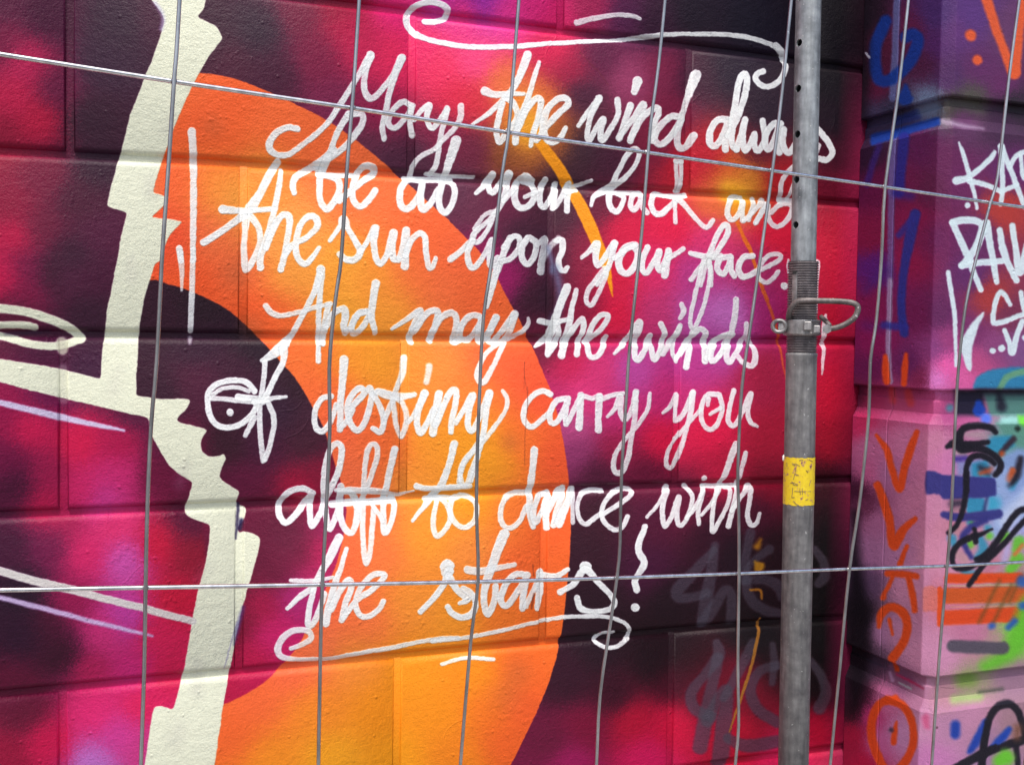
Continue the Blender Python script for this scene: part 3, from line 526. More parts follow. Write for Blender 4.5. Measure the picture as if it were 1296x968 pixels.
W('B5', [(735, 565, 38), (800, 460, 38), (850, 380, 50), (825, 480, 44), (820, 590, 44), (852, 615, 42), (900, 520, 42), (965, 362, 54)])
W('B5', [(965, 365, 54), (950, 450, 44), (930, 600, 42), (905, 720, 38), (870, 850, 36), (840, 960, 36)])
W('B5', [(1055, 350, 26), (1085, 400, 32), (1080, 470, 32), (1030, 550, 32), (960, 640, 32), (905, 715, 34), (820, 800, 34), (775, 880, 34), (758, 968, 34)])
W('B8', [(480, 80), (420, 160), (362, 230), (336, 310), (350, 385), (380, 390), (410, 300), (450, 200)], 34)
# carry
W('B6', [(192, 160, 30), (150, 143, 30), (98, 168, 30), (56, 228, 30), (56, 290, 32), (92, 325, 32), (140, 290, 28), (195, 240, 28)])
W('B6', [(270, 180), (222, 192), (187, 250), (190, 300), (222, 298), (260, 235), (282, 180), (266, 260), (268, 312)], 30)
W('B6', [(345, 162, 34), (342, 240, 36), (335, 328, 38)]); W('B6', [(280, 300, 26), (320, 220, 28), (350, 170, 28), (400, 178, 26), (440, 165, 30)])
W('B6', [(440, 168, 34), (435, 260, 36), (435, 342, 38)]); W('B6', [(440, 185, 30), (500, 165, 28), (560, 152, 24)])
W('B6', [(482, 272, 18), (520, 230, 26), (548, 170, 34), (548, 250, 28), (575, 285, 28), (608, 230, 28), (628, 145, 34)])
W('B6', [(626, 150, 32), (622, 260, 28), (602, 400, 28), (582, 500, 28), (552, 558, 30), (516, 550, 28), (518, 480, 26), (560, 405, 24), (640, 310, 24), (688, 230, 24), (700, 155, 20)])
# you
W('B6', [(765, 255, 16), (800, 225, 22), (838, 160, 26), (832, 230, 26), (832, 292, 26), (872, 255, 26), (920, 145, 32)])
W('B6', [(918, 150, 32), (908, 240, 28), (880, 350, 26), (852, 450, 24), (815, 528, 26), (786, 520, 24), (792, 450, 22), (842, 370, 22), (910, 290, 22), (960, 235, 22)])
W('B6', [(1045, 158), (992, 162), (962, 230), (970, 305), (1010, 338), (1050, 300), (1070, 225), (1055, 160)], 26)
W('B6', [(1000, 180, 24), (995, 212, 20)]); W('B6', [(1010, 258, 20), (1060, 225, 22)])
W('B6', [(1130, 142, 28), (1110, 210, 26), (1102, 290, 28), (1130, 318, 28), (1172, 250, 26), (1216, 155, 30), (1200, 240, 26), (1215, 300, 26), (1250, 324, 18)])
# aloft
W('B7', [(300, 450), (230, 418), (140, 442), (75, 520), (75, 605), (120, 652), (180, 600), (240, 520), (292, 462), (278, 560), (295, 675), (345, 600)], 44)
W('B7', [(345, 600), (410, 450), (478, 290), (498, 160), (470, 115), (420, 150), (388, 260), (375, 400), (385, 560), (408, 690), (450, 630), (490, 520)], 44)
W('B7', [(490, 405, 50), (490, 500, 48), (488, 600, 46), (522, 695, 46), (570, 718, 44), (602, 620, 46), (600, 520, 48), (560, 450, 46), (500, 440, 46)])
W('B7', [(610, 560), (665, 430), (702, 330), (738, 210), (738, 135), (700, 122), (670, 180), (655, 300), (648, 450), (640, 650), (648, 850), (665, 930), (688, 860), (705, 700), (715, 560)], 38)
W('B7', [(858, 155, 52), (830, 280, 46), (798, 430, 44), (778, 600, 42), (790, 718, 46), (832, 650, 40), (855, 540, 42), (840, 480, 44)])
W('B7', [(460, 430, 30), (600, 432, 46), (750, 440, 44), (870, 462, 30), (990, 435, 14)]); W('B7', [(430, 530), (560, 515), (700, 510), (850, 500)], 46); W('B7', [(700, 520), (740, 580), (770, 640)], 30)
# to
W('B8', [(295, 118, 52), (262, 250, 46), (205, 400, 50), (105, 520, 40), (15, 640, 26)])
W('B8', [(40, 402, 46), (120, 420, 40), (300, 412, 44), (400, 405, 40)])
W('B8', [(180, 490), (156, 600), (158, 700), (182, 742), (232, 700), (268, 620), (245, 530), (200, 485)], 36); W('B8', [(100, 490), (200, 480), (280, 490)], 34)
W('B8', [(340, 470), (282, 500), (270, 600), (318, 668), (380, 680), (440, 625), (445, 535), (400, 482), (340, 470)], 38)
# dance
W('B8', [(800, 448), (705, 452), (635, 500), (610, 600), (630, 668), (680, 688), (740, 640), (785, 540)], 38)
W('B8', [(842, 160, 54), (828, 280, 48), (812, 430, 48), (805, 560, 42), (832, 680, 36)])
W('B8', [(935, 450), (865, 480), (835, 580), (850, 648), (890, 585), (935, 475), (922, 600), (925, 688)], 42)
W('B8', [(925, 600), (1000, 450), (1040, 425), (1000, 560), (970, 670)], 44); W('B8', [(1000, 650), (1050, 540), (1100, 425), (1060, 540), (1010, 670)], 42)
W('B8', [(1112, 420, 30), (1100, 540, 30), (1104, 650, 32)], op=.9)
W('C1', [(175, 438), (100, 435), (32, 462), (5, 540), (20, 628), (60, 663), (120, 622), (165, 590)], 34)
W('C1', [(170, 600), (280, 530), (368, 462), (366, 428), (300, 428), (222, 470), (172, 560), (182, 640), (250, 700), (310, 680), (345, 610)], 34)
# with
W('C1', [(480, 614, 26), (560, 520, 30), (620, 412, 44), (592, 500, 38), (582, 600, 38), (600, 678, 38), (650, 600, 34), (692, 480, 42), (680, 580, 38), (692, 658, 38), (722, 665, 36), (770, 580, 34), (785, 480, 34), (745, 405, 38)])
W('C1', [(868, 405, 34), (850, 480, 32), (826, 570, 32), (830, 662, 30)]); W('C1', [(750, 620, 28), (800, 560, 28), (860, 430, 28)])
W('C1', [(868, 350, 38)])
W('C1', [(1085, 118, 48), (1050, 210, 46), (990, 370, 38), (930, 500, 30), (850, 600, 26)])
W('C1', [(865, 402, 30), (980, 405, 34), (1100, 398, 30)])
W('C1', [(955, 430), (928, 560), (920, 715), (970, 640), (1022, 540), (1045, 430), (1010, 410)], 32)
W('C1', [(1150, 178, 32), (1110, 340, 32), (1075, 500, 36), (1032, 675, 42)])
W('C1', [(1055, 570, 32), (1120, 470, 32), (1180, 402, 44), (1175, 500, 34), (1162, 600, 34), (1185, 668, 32), (1222, 655, 32), (1245, 590, 24)])
# the
W('C2', [(478, 55, 60), (430, 160, 62), (372, 265, 50), (300, 385, 42), (210, 460, 40), (128, 535, 28)])
W('C2', [(150, 345, 28), (270, 352, 34), (440, 325, 24)])
W('C2', [(305, 400), (280, 520), (266, 640), (295, 650), (340, 560), (380, 440)], 42)
W('C2', [(530, 132, 34), (492, 260, 38), (442, 400, 46), (402, 560, 50), (388, 635, 56)])
W('C2', [(425, 540), (490, 410), (548, 345), (562, 400), (522, 500), (498, 615)], 44)
W('C2', [(510, 600), (600, 480), (690, 420), (780, 335), (780, 302), (705, 312), (625, 400), (592, 500), (620, 580), (680, 588), (750, 540), (778, 490)], 40)
# stars!
W('C3', [(185, 190, 76), (186, 215, 66)]); W('C3', [(50, 420, 30), (110, 360, 32), (170, 280, 34), (195, 215, 50)])
W('C3', [(195, 240, 40), (240, 310, 36), (290, 355, 38), (250, 378, 22)])
W('C3', [(188, 395, 28), (210, 430, 32), (260, 450, 34), (312, 430, 34), (332, 380, 32), (312, 330, 32), (270, 300, 30)])
W('C3', [(480, 22, 50), (442, 110, 50), (412, 200, 46), (382, 290, 40), (375, 370, 34), (395, 430, 38), (430, 360, 34), (435, 290, 34)])
W('C3', [(290, 205, 42), (360, 212, 40), (450, 195, 30), (530, 180, 26)], op=.9)
W('C3', [(600, 235), (535, 230), (482, 290), (462, 360), (492, 388), (540, 330), (592, 250), (578, 330), (572, 402)], 34)
W('C3', [(662, 222, 42), (662, 310, 42), (650, 400, 30)]); W('C3', [(590, 390, 28), (630, 310, 28), (662, 240, 30)]); W('C3', [(670, 235, 34), (740, 238, 30), (805, 206, 26)])
W('C3', [(895, 192, 60)]); W('C3', [(765, 320, 32), (830, 285, 32), (893, 205, 40), (960, 270, 32), (1028, 340, 30), (1043, 380, 32), (1010, 410, 30), (930, 420, 28), (870, 400, 32), (852, 350, 30)])
W('C3', [(1198, -15, 34), (1165, 100, 36), (1195, 165, 40), (1180, 210, 34), (1148, 262, 34), (1158, 308, 34)]); W('C3', [(1150, 398, 44)])
W('C2', [(150, 808, 30), (220, 782, 36), (285, 745, 38), (280, 700, 40), (220, 682, 42), (150, 695, 44), (85, 750, 46), (62, 820, 46), (92, 868, 44), (180, 884, 36), (300, 886, 34), (440, 878, 34), (600, 845, 36), (800, 810, 34), (1000, 770, 32), (1150, 745, 32), (1290, 735, 30)])
W('C3', [(110, 572), (300, 550), (450, 520), (620, 480), (750, 452), (880, 443), (1000, 448), (1090, 475), (1125, 520), (1108, 562), (1050, 600), (990, 600), (945, 570), (980, 535), (1040, 528)], 22)
W('C3', [(160, 690), (240, 665), (320, 658), (425, 665)], 20)
# long drips on the left
W('K1', [(712, 490, 32), (717, 560, 28), (718, 700, 26), (716, 968, 22)], op=.93); W('K5', [(716, -10, 22), (712, 160, 22), (706, 290, 20)], op=.9); W('K5', [(705, 318, 18), (704, 335, 12)], op=.6, soft=2)
W('K1', [(665, 922, 24), (670, 968, 22)], op=.95); W('K5', [(668, 0, 24), (674, 70, 18), (674, 140, 10)], op=.85)
# old damage: scratches and paint plugs
for p in ([(652, 250), (662, 285), (690, 330)],): pass
for v, p, w_ in (('B2', [(1042, 640), (1040, 720), (1062, 860), (1066, 968)], 4), ('B6', [(72, 120), (70, 240), (60, 350), (56, 520)], 3), ('B5', [(1203, 150), (1200, 330)], 3), ('A2', [(930, 80), (1040, 200), (1130, 310)], 3), ('C3', [(625, 180), (630, 240)], 6), ('C3', [(632, 330), (620, 400)], 12)):
    wc.stroke(vp(v, p, w_), (110, 50, 40), soft=.7, op=.5)
for x, y in ((738, 70), (692, 108), (694, 88), (760, 800)): wc.stroke([(x, y, 1.6)], (190, 90, 110), soft=.8, op=.7)
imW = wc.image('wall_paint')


# ------------------------------------------------------------------ paint on the pilaster (side face and front unrolled: a = distance from the wall corner)
def pil3d(A): return np.where(A < PD, XC, XC + A - PD), np.where(A < PD, -A, -PD)
pc = Canvas(0.0, 0.62, .42, 2.36, 1250, pil3d)
PF = """1092 20 34 16 32;1110 60 80 22 50;1150 40 95 25 65;1168 80 75 25 60;1110 110 92 20 55;1185 60 80 35 95;1185 20 72 40 100;1210 40 92 45 105;1240 90 90 35 85;1200 100 75 35 85;1280 40 95 50 90;1270 110 95 35 85;1230 20 85 45 110;1090 100 45 16 35
1108 150 60 50 80;1130 138 50 45 70;1180 130 110 130 160;1200 133 70 60 55;1230 125 75 70 62;1280 133 35 25 35;1220 150 92 45 85;1270 150 62 30 60
1095 200 50 15 35;1110 230 112 15 50;1150 230 122 20 55;1168 190 105 20 60;1175 240 90 25 65;1100 300 142 18 50;1160 280 150 18 55;1150 330 160 20 55;1100 380 142 20 60;1110 430 150 20 65;1160 400 122 22 60;1150 460 112 30 70;1100 470 112 20 60;1110 340 92 25 90;1172 300 112 22 70;1180 300 98 28 80;1190 200 96 28 75;1190 400 92 30 80;1185 440 130 55 115;1183 482 222 125 195;1200 462 232 90 160;1220 482 215 90 150;1200 430 150 55 110;1240 460 180 70 120;1240 300 96 35 85;1220 230 100 30 80;1280 220 90 30 85;1270 265 170 50 45;1252 375 160 48 50;1230 350 92 35 90;1280 400 112 40 70;1290 440 120 70 120;1260 440 132 60 110;1230 420 112 40 90;1166 480 120 30 70
1100 503 165 50 95;1140 510 172 70 110;1170 515 192 80 130;1088 500 80 20 45;1190 510 200 80 130;1200 518 150 60 110
1088 540 195 40 90;1100 560 180 100 140;1120 600 165 100 140;1150 560 192 112 150;1160 640 186 112 145;1110 660 165 95 135;1100 600 190 90 135;1095 640 100 40 70;1085 620 60 15 40;1130 700 172 112 150;1095 735 90 60 90;1102 700 160 100 140;1150 740 192 126 155;1140 800 182 120 150;1112 800 168 112 150;1090 780 30 18 28;1082 825 20 12 18;1095 822 90 60 80;1160 825 196 130 160
1185 560 196 120 150;1185 640 196 126 155;1190 700 202 130 155;1200 760 196 110 130;1190 830 196 130 160;1230 800 186 110 140;1262 820 165 130 125;1200 580 200 115 160;1206 660 192 120 140;1240 700 186 130 150;1290 800 120 190 70;1290 760 150 120 110;1280 640 150 160 205;1290 560 95 150 135
1100 840 70 50 70;1140 862 130 80 110;1088 832 25 15 25;1165 880 182 120 150;1190 880 172 120 130;1230 865 150 140 110;1280 857 150 110 130
1090 880 60 20 40;1083 900 30 10 20;1100 905 190 50 110;1120 885 190 100 140;1112 940 182 90 140;1140 930 186 130 170;1170 920 190 130 160;1080 930 160 20 55;1092 966 172 20 60;1075 950 150 20 55;1180 960 186 112 160;1200 920 176 120 150;1230 900 182 122 150;1260 950 150 110 140;1290 920 150 110 120;1140 1040 180 110 150;1240 1040 120 140 110;1400 40 90 45 100;1400 300 95 35 85;1400 560 90 150 135;1400 700 150 160 205;1400 820 110 180 70;1400 930 150 110 120;1200 -60 80 40 95"""
PS = [(x, y, r*(.84 if x < 1172 and 180 < y < 480 else 1)+4, g+6, b*(1.28 if x < 1172 and 180 < y < 480 else 1.04)+4) for x, y, r, g, b in parse(PF)]
pc.c[:] = pc.field(PS, soft=11.0, power=4.6)
def S(v, pts, col, w=None, soft=1.6, op=.95, rel=.55): pc.stroke(vp(v, pts, w), col, soft=soft, op=op, rel=rel)
def G(v, pts, col, soft=2.5, op=.95): pc.poly(vp(v, pts), col, soft=soft, op=op)
# side: pale stripe, blue tag, orange marks
S('C5', [(224, -20), (218, 130), (212, 300), (200, 500)], (104, 112, 168), 36, soft=2.2, op=.85)
S('C5', [(205, 715), (198, 840), (194, 980)], (112, 104, 168), 36, soft=2, op=.85)
S('C6', [(182, -10), (178, 150), (176, 300), (170, 450)], (112, 96, 156), 30, soft=2, op=.8); S('C6', [(172, 430), (168, 620), (166, 760), (174, 905)], (158, 140, 178), 26, soft=1.6, op=.9)
BL = (22, 58, 150)
S('C5', [(165, 110), (118, 220), (112, 330), (135, 410), (205, 400), (285, 320), (328, 220), (310, 180), (270, 190)], BL, 62, soft=3, op=.92)
S('C5', [(268, 440, 20), (265, 500, 80)], BL, soft=3, op=.9)
G('C5', [(80, 680), (240, 640), (440, 585), (444, 636), (330, 670), (200, 708), (90, 748)], (22, 62, 158), op=.9); G('C5', [(200, 590), (330, 540), (350, 600), (200, 640)], (24, 50, 140), op=.6)
S('C5', [(132, 745), (95, 850), (70, 940)], (58, 36, 120), 34, soft=3, op=.8); S('C5', [(258, 700), (245, 830), (232, 980)], (40, 42, 140), 56, soft=3, op=.92)
S('C6', [(292, 118, 50), (268, 220, 50), (236, 400, 40), (226, 560, 40), (240, 675, 42)], (34, 52, 142), soft=2.4); S('C6', [(285, 130), (215, 215)], (44, 50, 142), 30, soft=3, op=.85); S('C6', [(145, 640), (245, 648)], (40, 52, 150), 34, soft=3, op=.85)
S('C6', [(200, 20), (270, 30)], (50, 40, 140), 40, soft=6, op=.6); S('C6', [(150, 380), (60, 470)], (60, 36, 120), 50, soft=9, op=.5); S('C6', [(60, 640), (130, 650)], (60, 36, 120), 40, soft=9, op=.4)
OR = (222, 76, 28)
S('C6', [(150, 785, 22), (152, 840, 36), (156, 905, 34)], OR, soft=2); S('C6', [(248, 775, 18), (242, 840, 32), (238, 915, 26)], OR, soft=2)
S('C7', [(190, 55), (200, 110)], (222, 70, 60), 34, soft=4, op=.55); S('C7', [(275, 70), (290, 120)], (222, 70, 60), 40, soft=4, op=.6)
for p in ([(598, 182, 56)], [(632, 308, 50)], [(676, -20, 56), (722, 130, 48), (780, 285, 46), (820, 375, 62)], [(872, -10, 40), (848, 160, 44), (822, 370, 62)]): S('C5', p, (226, 92, 48), soft=2.6, op=.97)
for p in ([(118, 285, 18), (168, 355, 32), (198, 460, 34), (236, 560, 36), (262, 450, 42), (300, 335, 38), (325, 270, 28)], [(125, 538, 40), (160, 640, 44), (188, 740, 44), (206, 848, 48), (255, 765, 40), (315, 712, 26)], [(272, 850, 20), (240, 945, 32)]): S('C7', p, OR, soft=1.8)
for p in ([(245, 22, 32), (320, 25, 34), (390, 34, 30)], [(272, 40, 22), (238, 110, 22), (228, 140, 30)], [(352, 50, 30), (370, 130, 34), (380, 205, 26)], [(204, 285, 20), (215, 225, 40), (262, 188, 42), (320, 212, 46), (346, 275, 42), (325, 360, 42), (272, 440, 46)], [(255, 250, 20), (272, 320, 14)], [(280, 470, 22), (290, 510, 22)],
          [(285, 640, 30), (210, 665, 40), (172, 745, 42), (172, 840, 44), (205, 935, 42), (240, 1000, 40)], [(240, 645, 40), (320, 672, 38), (368, 755, 38), (372, 865, 40), (330, 955, 44), (290, 1000, 40)], [(292, 755, 10), (282, 800, 30), (278, 855, 26)]): S('C8', p, OR, soft=2)
S('C8', [(262, 792, 22)], (70, 55, 75), soft=3); S('C8', [(300, 570, 8), (360, 602, 10)], (170, 190, 190), soft=1.5, op=.8); S('C8', [(255, 520, 12), (270, 560, 18)], (190, 150, 190), soft=2, op=.8)
S('C8', [(130, 20), (110, 130), (120, 230)], (60, 40, 55), 12, soft=6, op=.2)
S('C8', [(290, 530, 10), (350, 560, 14), (420, 600, 6)], (190, 30, 80), soft=2, op=.7)
# front: layered colours
TE = (46, 138, 176)
G('C6', [(560, 940), (580, 880), (660, 845), (760, 835), (830, 838), (830, 945)], (42, 128, 172), soft=3)
S('C6', [(690, 940), (730, 880), (830, 850)], (104, 158, 124), 30, soft=2.5)
G('D4', [(330, 95), (600, 95), (580, 320), (340, 320)], (28, 26, 48), soft=5, op=.95); S('D4', [(545, 215, 60), (548, 270, 110)], (24, 68, 176), soft=3)
G('D4', [(580, 110), (1100, 100), (1100, 320), (640, 320)], (84, 134, 126), soft=4); S('D4', [(720, 130, 40), (745, 240, 90)], (30, 28, 46), soft=5, op=.9); S('D4', [(540, 110), (1000, 112)], (36, 30, 52), 60, soft=5, op=.8); S('D4', [(285, 255, 64)], (76, 132, 152), soft=4, op=.9)
S('D4', [(605, 345, 90)], (70, 110, 220), soft=4, op=.9); G('D4', [(740, 330), (890, 325), (890, 400), (720, 400)], (150, 205, 200), soft=4, op=.9); G('D4', [(890, 320), (1100, 320), (1100, 500), (900, 480)], (110, 215, 60), soft=4, op=.95)
G('D4', [(700, 385), (890, 385), (1100, 480), (1100, 800), (880, 690), (800, 500)], (92, 146, 132), soft=4); G('D4', [(630, 500), (830, 490), (860, 580), (720, 650), (600, 620)], TE, soft=4); S('D4', [(885, 430, 46)], (24, 40, 34), soft=3)
G('D4', [(340, 700), (560, 690), (640, 860), (350, 850)], (120, 140, 190), soft=6, op=.8); G('D4', [(480, 740), (620, 700), (660, 870), (480, 860)], TE, soft=4); S('D4', [(345, 640), (420, 660)], (160, 160, 150), 50, soft=6, op=.7)
G('D4', [(760, 660), (880, 600), (1100, 640), (1100, 1300), (700, 1100), (680, 900)], (132, 156, 208), soft=6, op=.92); S('D4', [(820, 930, 90), (860, 880, 60)], TE, soft=4)
S('D4', [(735, 650, 36), (800, 570, 50), (850, 520, 54)], (50, 34, 48), soft=3); S('D4', [(745, 650, 44)], (180, 78, 38), soft=4); S('D4', [(910, 700, 60), (870, 850, 70), (800, 930, 40)], (34, 28, 42), soft=4); S('D4', [(838, 800, 60), (800, 870, 54)], (186, 82, 40), soft=3); S('D4', [(560, 770, 50), (640, 810, 70)], (36, 40, 60), soft=5, op=.9); S('D4', [(660, 790, 50), (560, 820, 34)], (180, 76, 44), soft=4, op=.9)
S('D4', [(345, 695), (430, 688)], (62, 44, 140), 50, soft=4, op=.9); S('D4', [(430, 480, 60), (540, 480, 80), (620, 500, 40)], (178, 150, 160), soft=6, op=.8)
G('D5', [(440, 200), (600, 205), (600, 330), (430, 350)], TE, soft=3); G('D5', [(630, 190), (760, 180), (760, 320), (620, 320)], (60, 160, 195), soft=5); S('D5', [(720, -20), (750, 150), (800, 260), (720, 420), (690, 520)], (150, 172, 218), 120, soft=8, op=.95)
S('D5', [(980, 180), (880, 300), (780, 400)], (196, 208, 236), 130, soft=9, op=.9); S('D5', [(620, 200, 26), (590, 320, 30)], (40, 50, 100), soft=3, op=.8)
for p in ([(310, 560, 80), (330, 610, 60)], [(560, 560, 60), (590, 660, 90), (530, 730, 60)], [(470, 420, 60)], [(620, 470, 60)], [(420, 860, 60), (500, 860, 40)]): S('D5', p, (52, 142, 176), soft=4, op=.9)
for p in ([(470, 610, 70)], [(640, 540, 60)], [(780, 540, 80), (740, 570, 60)], [(900, 600, 120), (860, 660, 60)], [(880, 740, 120), (820, 830, 90)], [(485, 420, 30)]): S('D5', p, (100, 190, 52), soft=4, op=.9)
S('D5', [(930, 620), (860, 700)], (222, 100, 60), 30, soft=3, op=.8); S('D5', [(380, 440), (350, 500)], (180, 130, 140), 50, soft=4, op=.8); S('D5', [(345, 690), (420, 740)], (188, 140, 150), 80, soft=5, op=.9); S('D5', [(800, 640), (770, 760)], (180, 172, 220), 60, soft=5, op=.8); S('D5', [(680, 780), (620, 860)], (196, 118, 140), 90, soft=6, op=.9)
PU = (50, 50, 122)
G('D4', [(78, 802), (100, 800), (250, 838), (480, 850), (690, 862), (700, 1000), (690, 1020), (560, 1040), (225, 1050), (205, 1008), (78, 1010)], PU, soft=2.2, op=.96)
S('D5', [(320, 260, 70), (400, 250, 60)], (34, 34, 52), soft=6, op=.85); S('D5', [(290, 330, 30), (380, 300, 26)], (150, 120, 130), soft=3, op=.7)
S('D5', [(238, 350, 60), (330, 375, 70), (480, 372, 74), (620, 362, 90), (715, 345, 80)], PU, soft=2.4); S('D5', [(600, 400, 60), (480, 460, 60), (405, 550, 60), (430, 640, 50), (480, 730, 40)], PU, soft=3, op=.95)
S('D5', [(285, 912), (500, 915), (890, 912)], (216, 68, 24), 72, soft=2.5)
S('C8', [(550, 45), (900, 38)], (214, 72, 26), 44, soft=2.5); S('C8', [(545, 132), (980, 122)], (200, 82, 30), 78, soft=2.5); S('C8', [(535, 240), (700, 232), (880, 222)], (216, 68, 24), 74, soft=2.5); S('C8', [(505, 100), (505, 270)], (214, 72, 26), 26, soft=1.6)
G('C8', [(420, 85), (492, 90), (492, 215), (420, 215)], (214, 100, 60), soft=2, op=.45); S('C8', [(560, 82), (900, 78)], (200, 190, 120), 5, soft=1, op=.6); S('C8', [(560, 186), (900, 180)], (220, 150, 110), 5, soft=1, op=.6)
for a in ((800, 60, 700, 260), (860, 80, 770, 260), (905, 40, 850, 160)): S('C8', [a[:2], a[2:]], (90, 70, 30), 16, soft=4, op=.6)
S('C8', [(960, 180, 120), (900, 330, 110), (840, 420, 90), (730, 480, 60)], (98, 186, 46), soft=9, op=.9); S('C8', [(762, 280, 30)], (40, 84, 172), soft=4, op=.9); S('C8', [(875, 255, 34), (845, 285, 28)], (40, 84, 172), soft=4, op=.9); S('C8', [(915, 60, 60)], (40, 90, 170), soft=5, op=.9); S('C8', [(915, 180, 40)], (40, 90, 170), soft=4, op=.9)
S('C8', [(572, 382), (700, 386), (818, 390)], (80, 74, 88), 62, soft=2.6)
S('D8', [(410, 230, 120), (460, 220, 140)], (116, 156, 58), soft=10, op=.8); S('D8', [(330, 400), (480, 385), (560, 375)], (160, 196, 110), 60, soft=6, op=.8); S('D8', [(560, 340), (760, 310)], (60, 70, 60), 26, soft=4, op=.7)
BK = (24, 20, 32)
for v, p in (('D4', [(690, 465, 44), (650, 425, 56), (540, 405, 60), (425, 425, 64), (378, 490, 70), (392, 570, 80), (480, 568, 60), (625, 548, 44)]), ('D4', [(268, 588, 40), (340, 560, 80), (400, 600, 90), (540, 600, 70), (660, 650, 60), (732, 730, 60), (725, 790, 60), (690, 835, 50)]),
             ('D4', [(680, 740, 40), (640, 700, 50), (560, 668, 56), (480, 685, 56), (440, 760, 50), (432, 860, 50), (436, 970, 50)]), ('D5', [(436, -10, 50), (438, 100, 48), (415, 260, 48), (380, 390, 48), (330, 470, 46), (280, 512, 40)]),
             ('D5', [(1000, 290, 56), (900, 320, 56), (820, 400, 54), (740, 530, 54), (660, 650, 56), (590, 715, 56), (520, 745, 40)]), ('D5', [(980, 370, 50), (880, 470, 50), (780, 590, 50), (680, 690, 54), (590, 790, 48), (500, 910, 48), (460, 970, 44)]),
             ('D5', [(660, 482, 22), (560, 520, 44), (480, 550, 60), (380, 600, 52), (315, 690, 50), (320, 790, 50), (390, 825, 50), (500, 800, 44), (600, 730, 40)]), ('D5', [(505, 480, 40), (520, 590, 50)]),
             ('D8', [(575, 1000, 62), (598, 780, 62), (635, 590, 64), (710, 460, 64), (810, 425, 64), (895, 480, 62), (940, 600, 60), (960, 700, 60)]), ('D8', [(330, 1000, 70), (540, 890, 76), (700, 820, 76), (950, 740, 76)]), ('D8', [(880, 780, 50), (900, 1000, 50)])):
    S(v, p, BK, soft=2, op=.97)
S('D8', [(345, 610, 84), (345, 690, 84)], (24, 58, 154), soft=4); G('D8', [(438, 860), (520, 700), (590, 560), (640, 560), (560, 790), (480, 872)], (24, 58, 154), soft=3); S('D8', [(670, 800, 30), (760, 720, 70), (820, 650, 54)], (24, 62, 160), soft=3)
S('D8', [(790, 900, 150), (740, 930, 120)], (98, 190, 46), soft=6); S('D8', [(80, 560, 70), (90, 640, 50)], (206, 60, 110), soft=4, op=.55); S('D8', [(900, 640, 70), (890, 720, 50)], (110, 70, 50), soft=7, op=.8)
S('D8', [(178, 632, 14)], (60, 30, 40), soft=1.5); S('D8', [(210, 300), (330, 305)], (80, 50, 60), 4, soft=.8, op=.6)
for v, p in (('D8', [(575, 1000, 62), (598, 780, 62), (635, 590, 64)]), ('D8', [(540, 890, 76), (700, 820, 76)])): S(v, p, BK, soft=2)
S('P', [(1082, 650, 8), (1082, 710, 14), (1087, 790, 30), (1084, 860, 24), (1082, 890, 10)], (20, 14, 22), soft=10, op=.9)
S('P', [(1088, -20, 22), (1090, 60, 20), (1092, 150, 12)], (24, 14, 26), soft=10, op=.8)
S('C5', [(64, 274, 10), (80, 296, 13)], (200, 196, 214), soft=1.2)
S('C5', [(455, 610, 26), (560, 640, 22), (660, 655, 10)], (170, 150, 175), soft=4, op=.75); S('C5', [(480, 520, 30), (560, 530, 40), (660, 560, 20)], (96, 92, 86), soft=6, op=.6); S('C5', [(345, 560, 40), (420, 545, 50)], (120, 140, 168), soft=6, op=.6)
# white tags on the front
WT = (214, 232, 238)
for v, p in (('D6', [(272, 165, 20), (290, 215, 30), (305, 250, 44), (360, 430, 48), (405, 600, 46), (435, 720, 42), (458, 838, 36)]), ('D6', [(245, 555, 88), (360, 525, 70), (500, 420, 56), (600, 320, 56), (640, 265, 40)]), ('D6', [(380, 560, 60), (560, 600, 56), (690, 660, 54)]),
             ('D6', [(705, 205, 66), (712, 400, 56), (716, 600, 56), (695, 795, 50)]), ('D6', [(700, 200, 60), (780, 400, 58), (860, 600, 58), (940, 820, 50)]), ('D6', [(700, 665, 50), (860, 605, 50)]), ('D6', [(790, 410, 50), (850, 310, 52), (960, 262, 52), (1060, 300, 50)]), ('D6', [(900, 290, 46), (915, 430, 46), (940, 520, 60), (1010, 580, 50)]), ('D6', [(358, 805, 58)]),
             ('C6', [(468, 160, 34), (500, 230, 34), (548, 335, 34)]), ('C6', [(468, 155, 36), (530, 145, 36), (600, 158, 34), (600, 210, 34), (565, 290, 36), (512, 358, 34)]), ('C6', [(512, 356, 34), (600, 345, 32), (700, 335, 30)]), ('C6', [(628, 155, 36), (645, 260, 34), (675, 435, 28)]), ('C6', [(625, 160, 34), (580, 280, 32)]), ('C6', [(560, 370, 30), (600, 470, 26)]),
             ('C6', [(690, 190, 28), (710, 300, 34), (770, 428, 30)]), ('C6', [(748, 170, 28), (765, 280, 32), (785, 390, 36), (808, 300, 30), (840, 180, 30)]),
             ('D7', [(120, 25, 36), (148, 200, 40), (172, 400, 34), (178, 600, 28), (180, 740, 26)]), ('D7', [(598, 275, 32), (560, 205, 40), (520, 182, 42), (485, 260, 40), (464, 390, 42), (492, 420, 42), (600, 385, 40), (700, 350, 40), (800, 340, 40)]), ('D7', [(680, 185, 40), (700, 300, 40), (740, 420, 40)]),
             ('D7', [(552, 470, 36), (590, 570, 44), (612, 640, 56), (645, 520, 44), (690, 400, 40)]), ('D7', [(463, 625, 46)]), ('D7', [(530, 607, 52)]), ('D7', [(708, 530, 44)])):
    S(v, p, WT, soft=1.3, rel=.9)
G('D7', [(395, 325), (340, 375), (270, 460), (210, 565), (205, 640), (228, 640), (262, 770), (290, 792), (304, 760), (300, 680), (315, 560), (350, 450), (400, 350)], WT, soft=1.8)
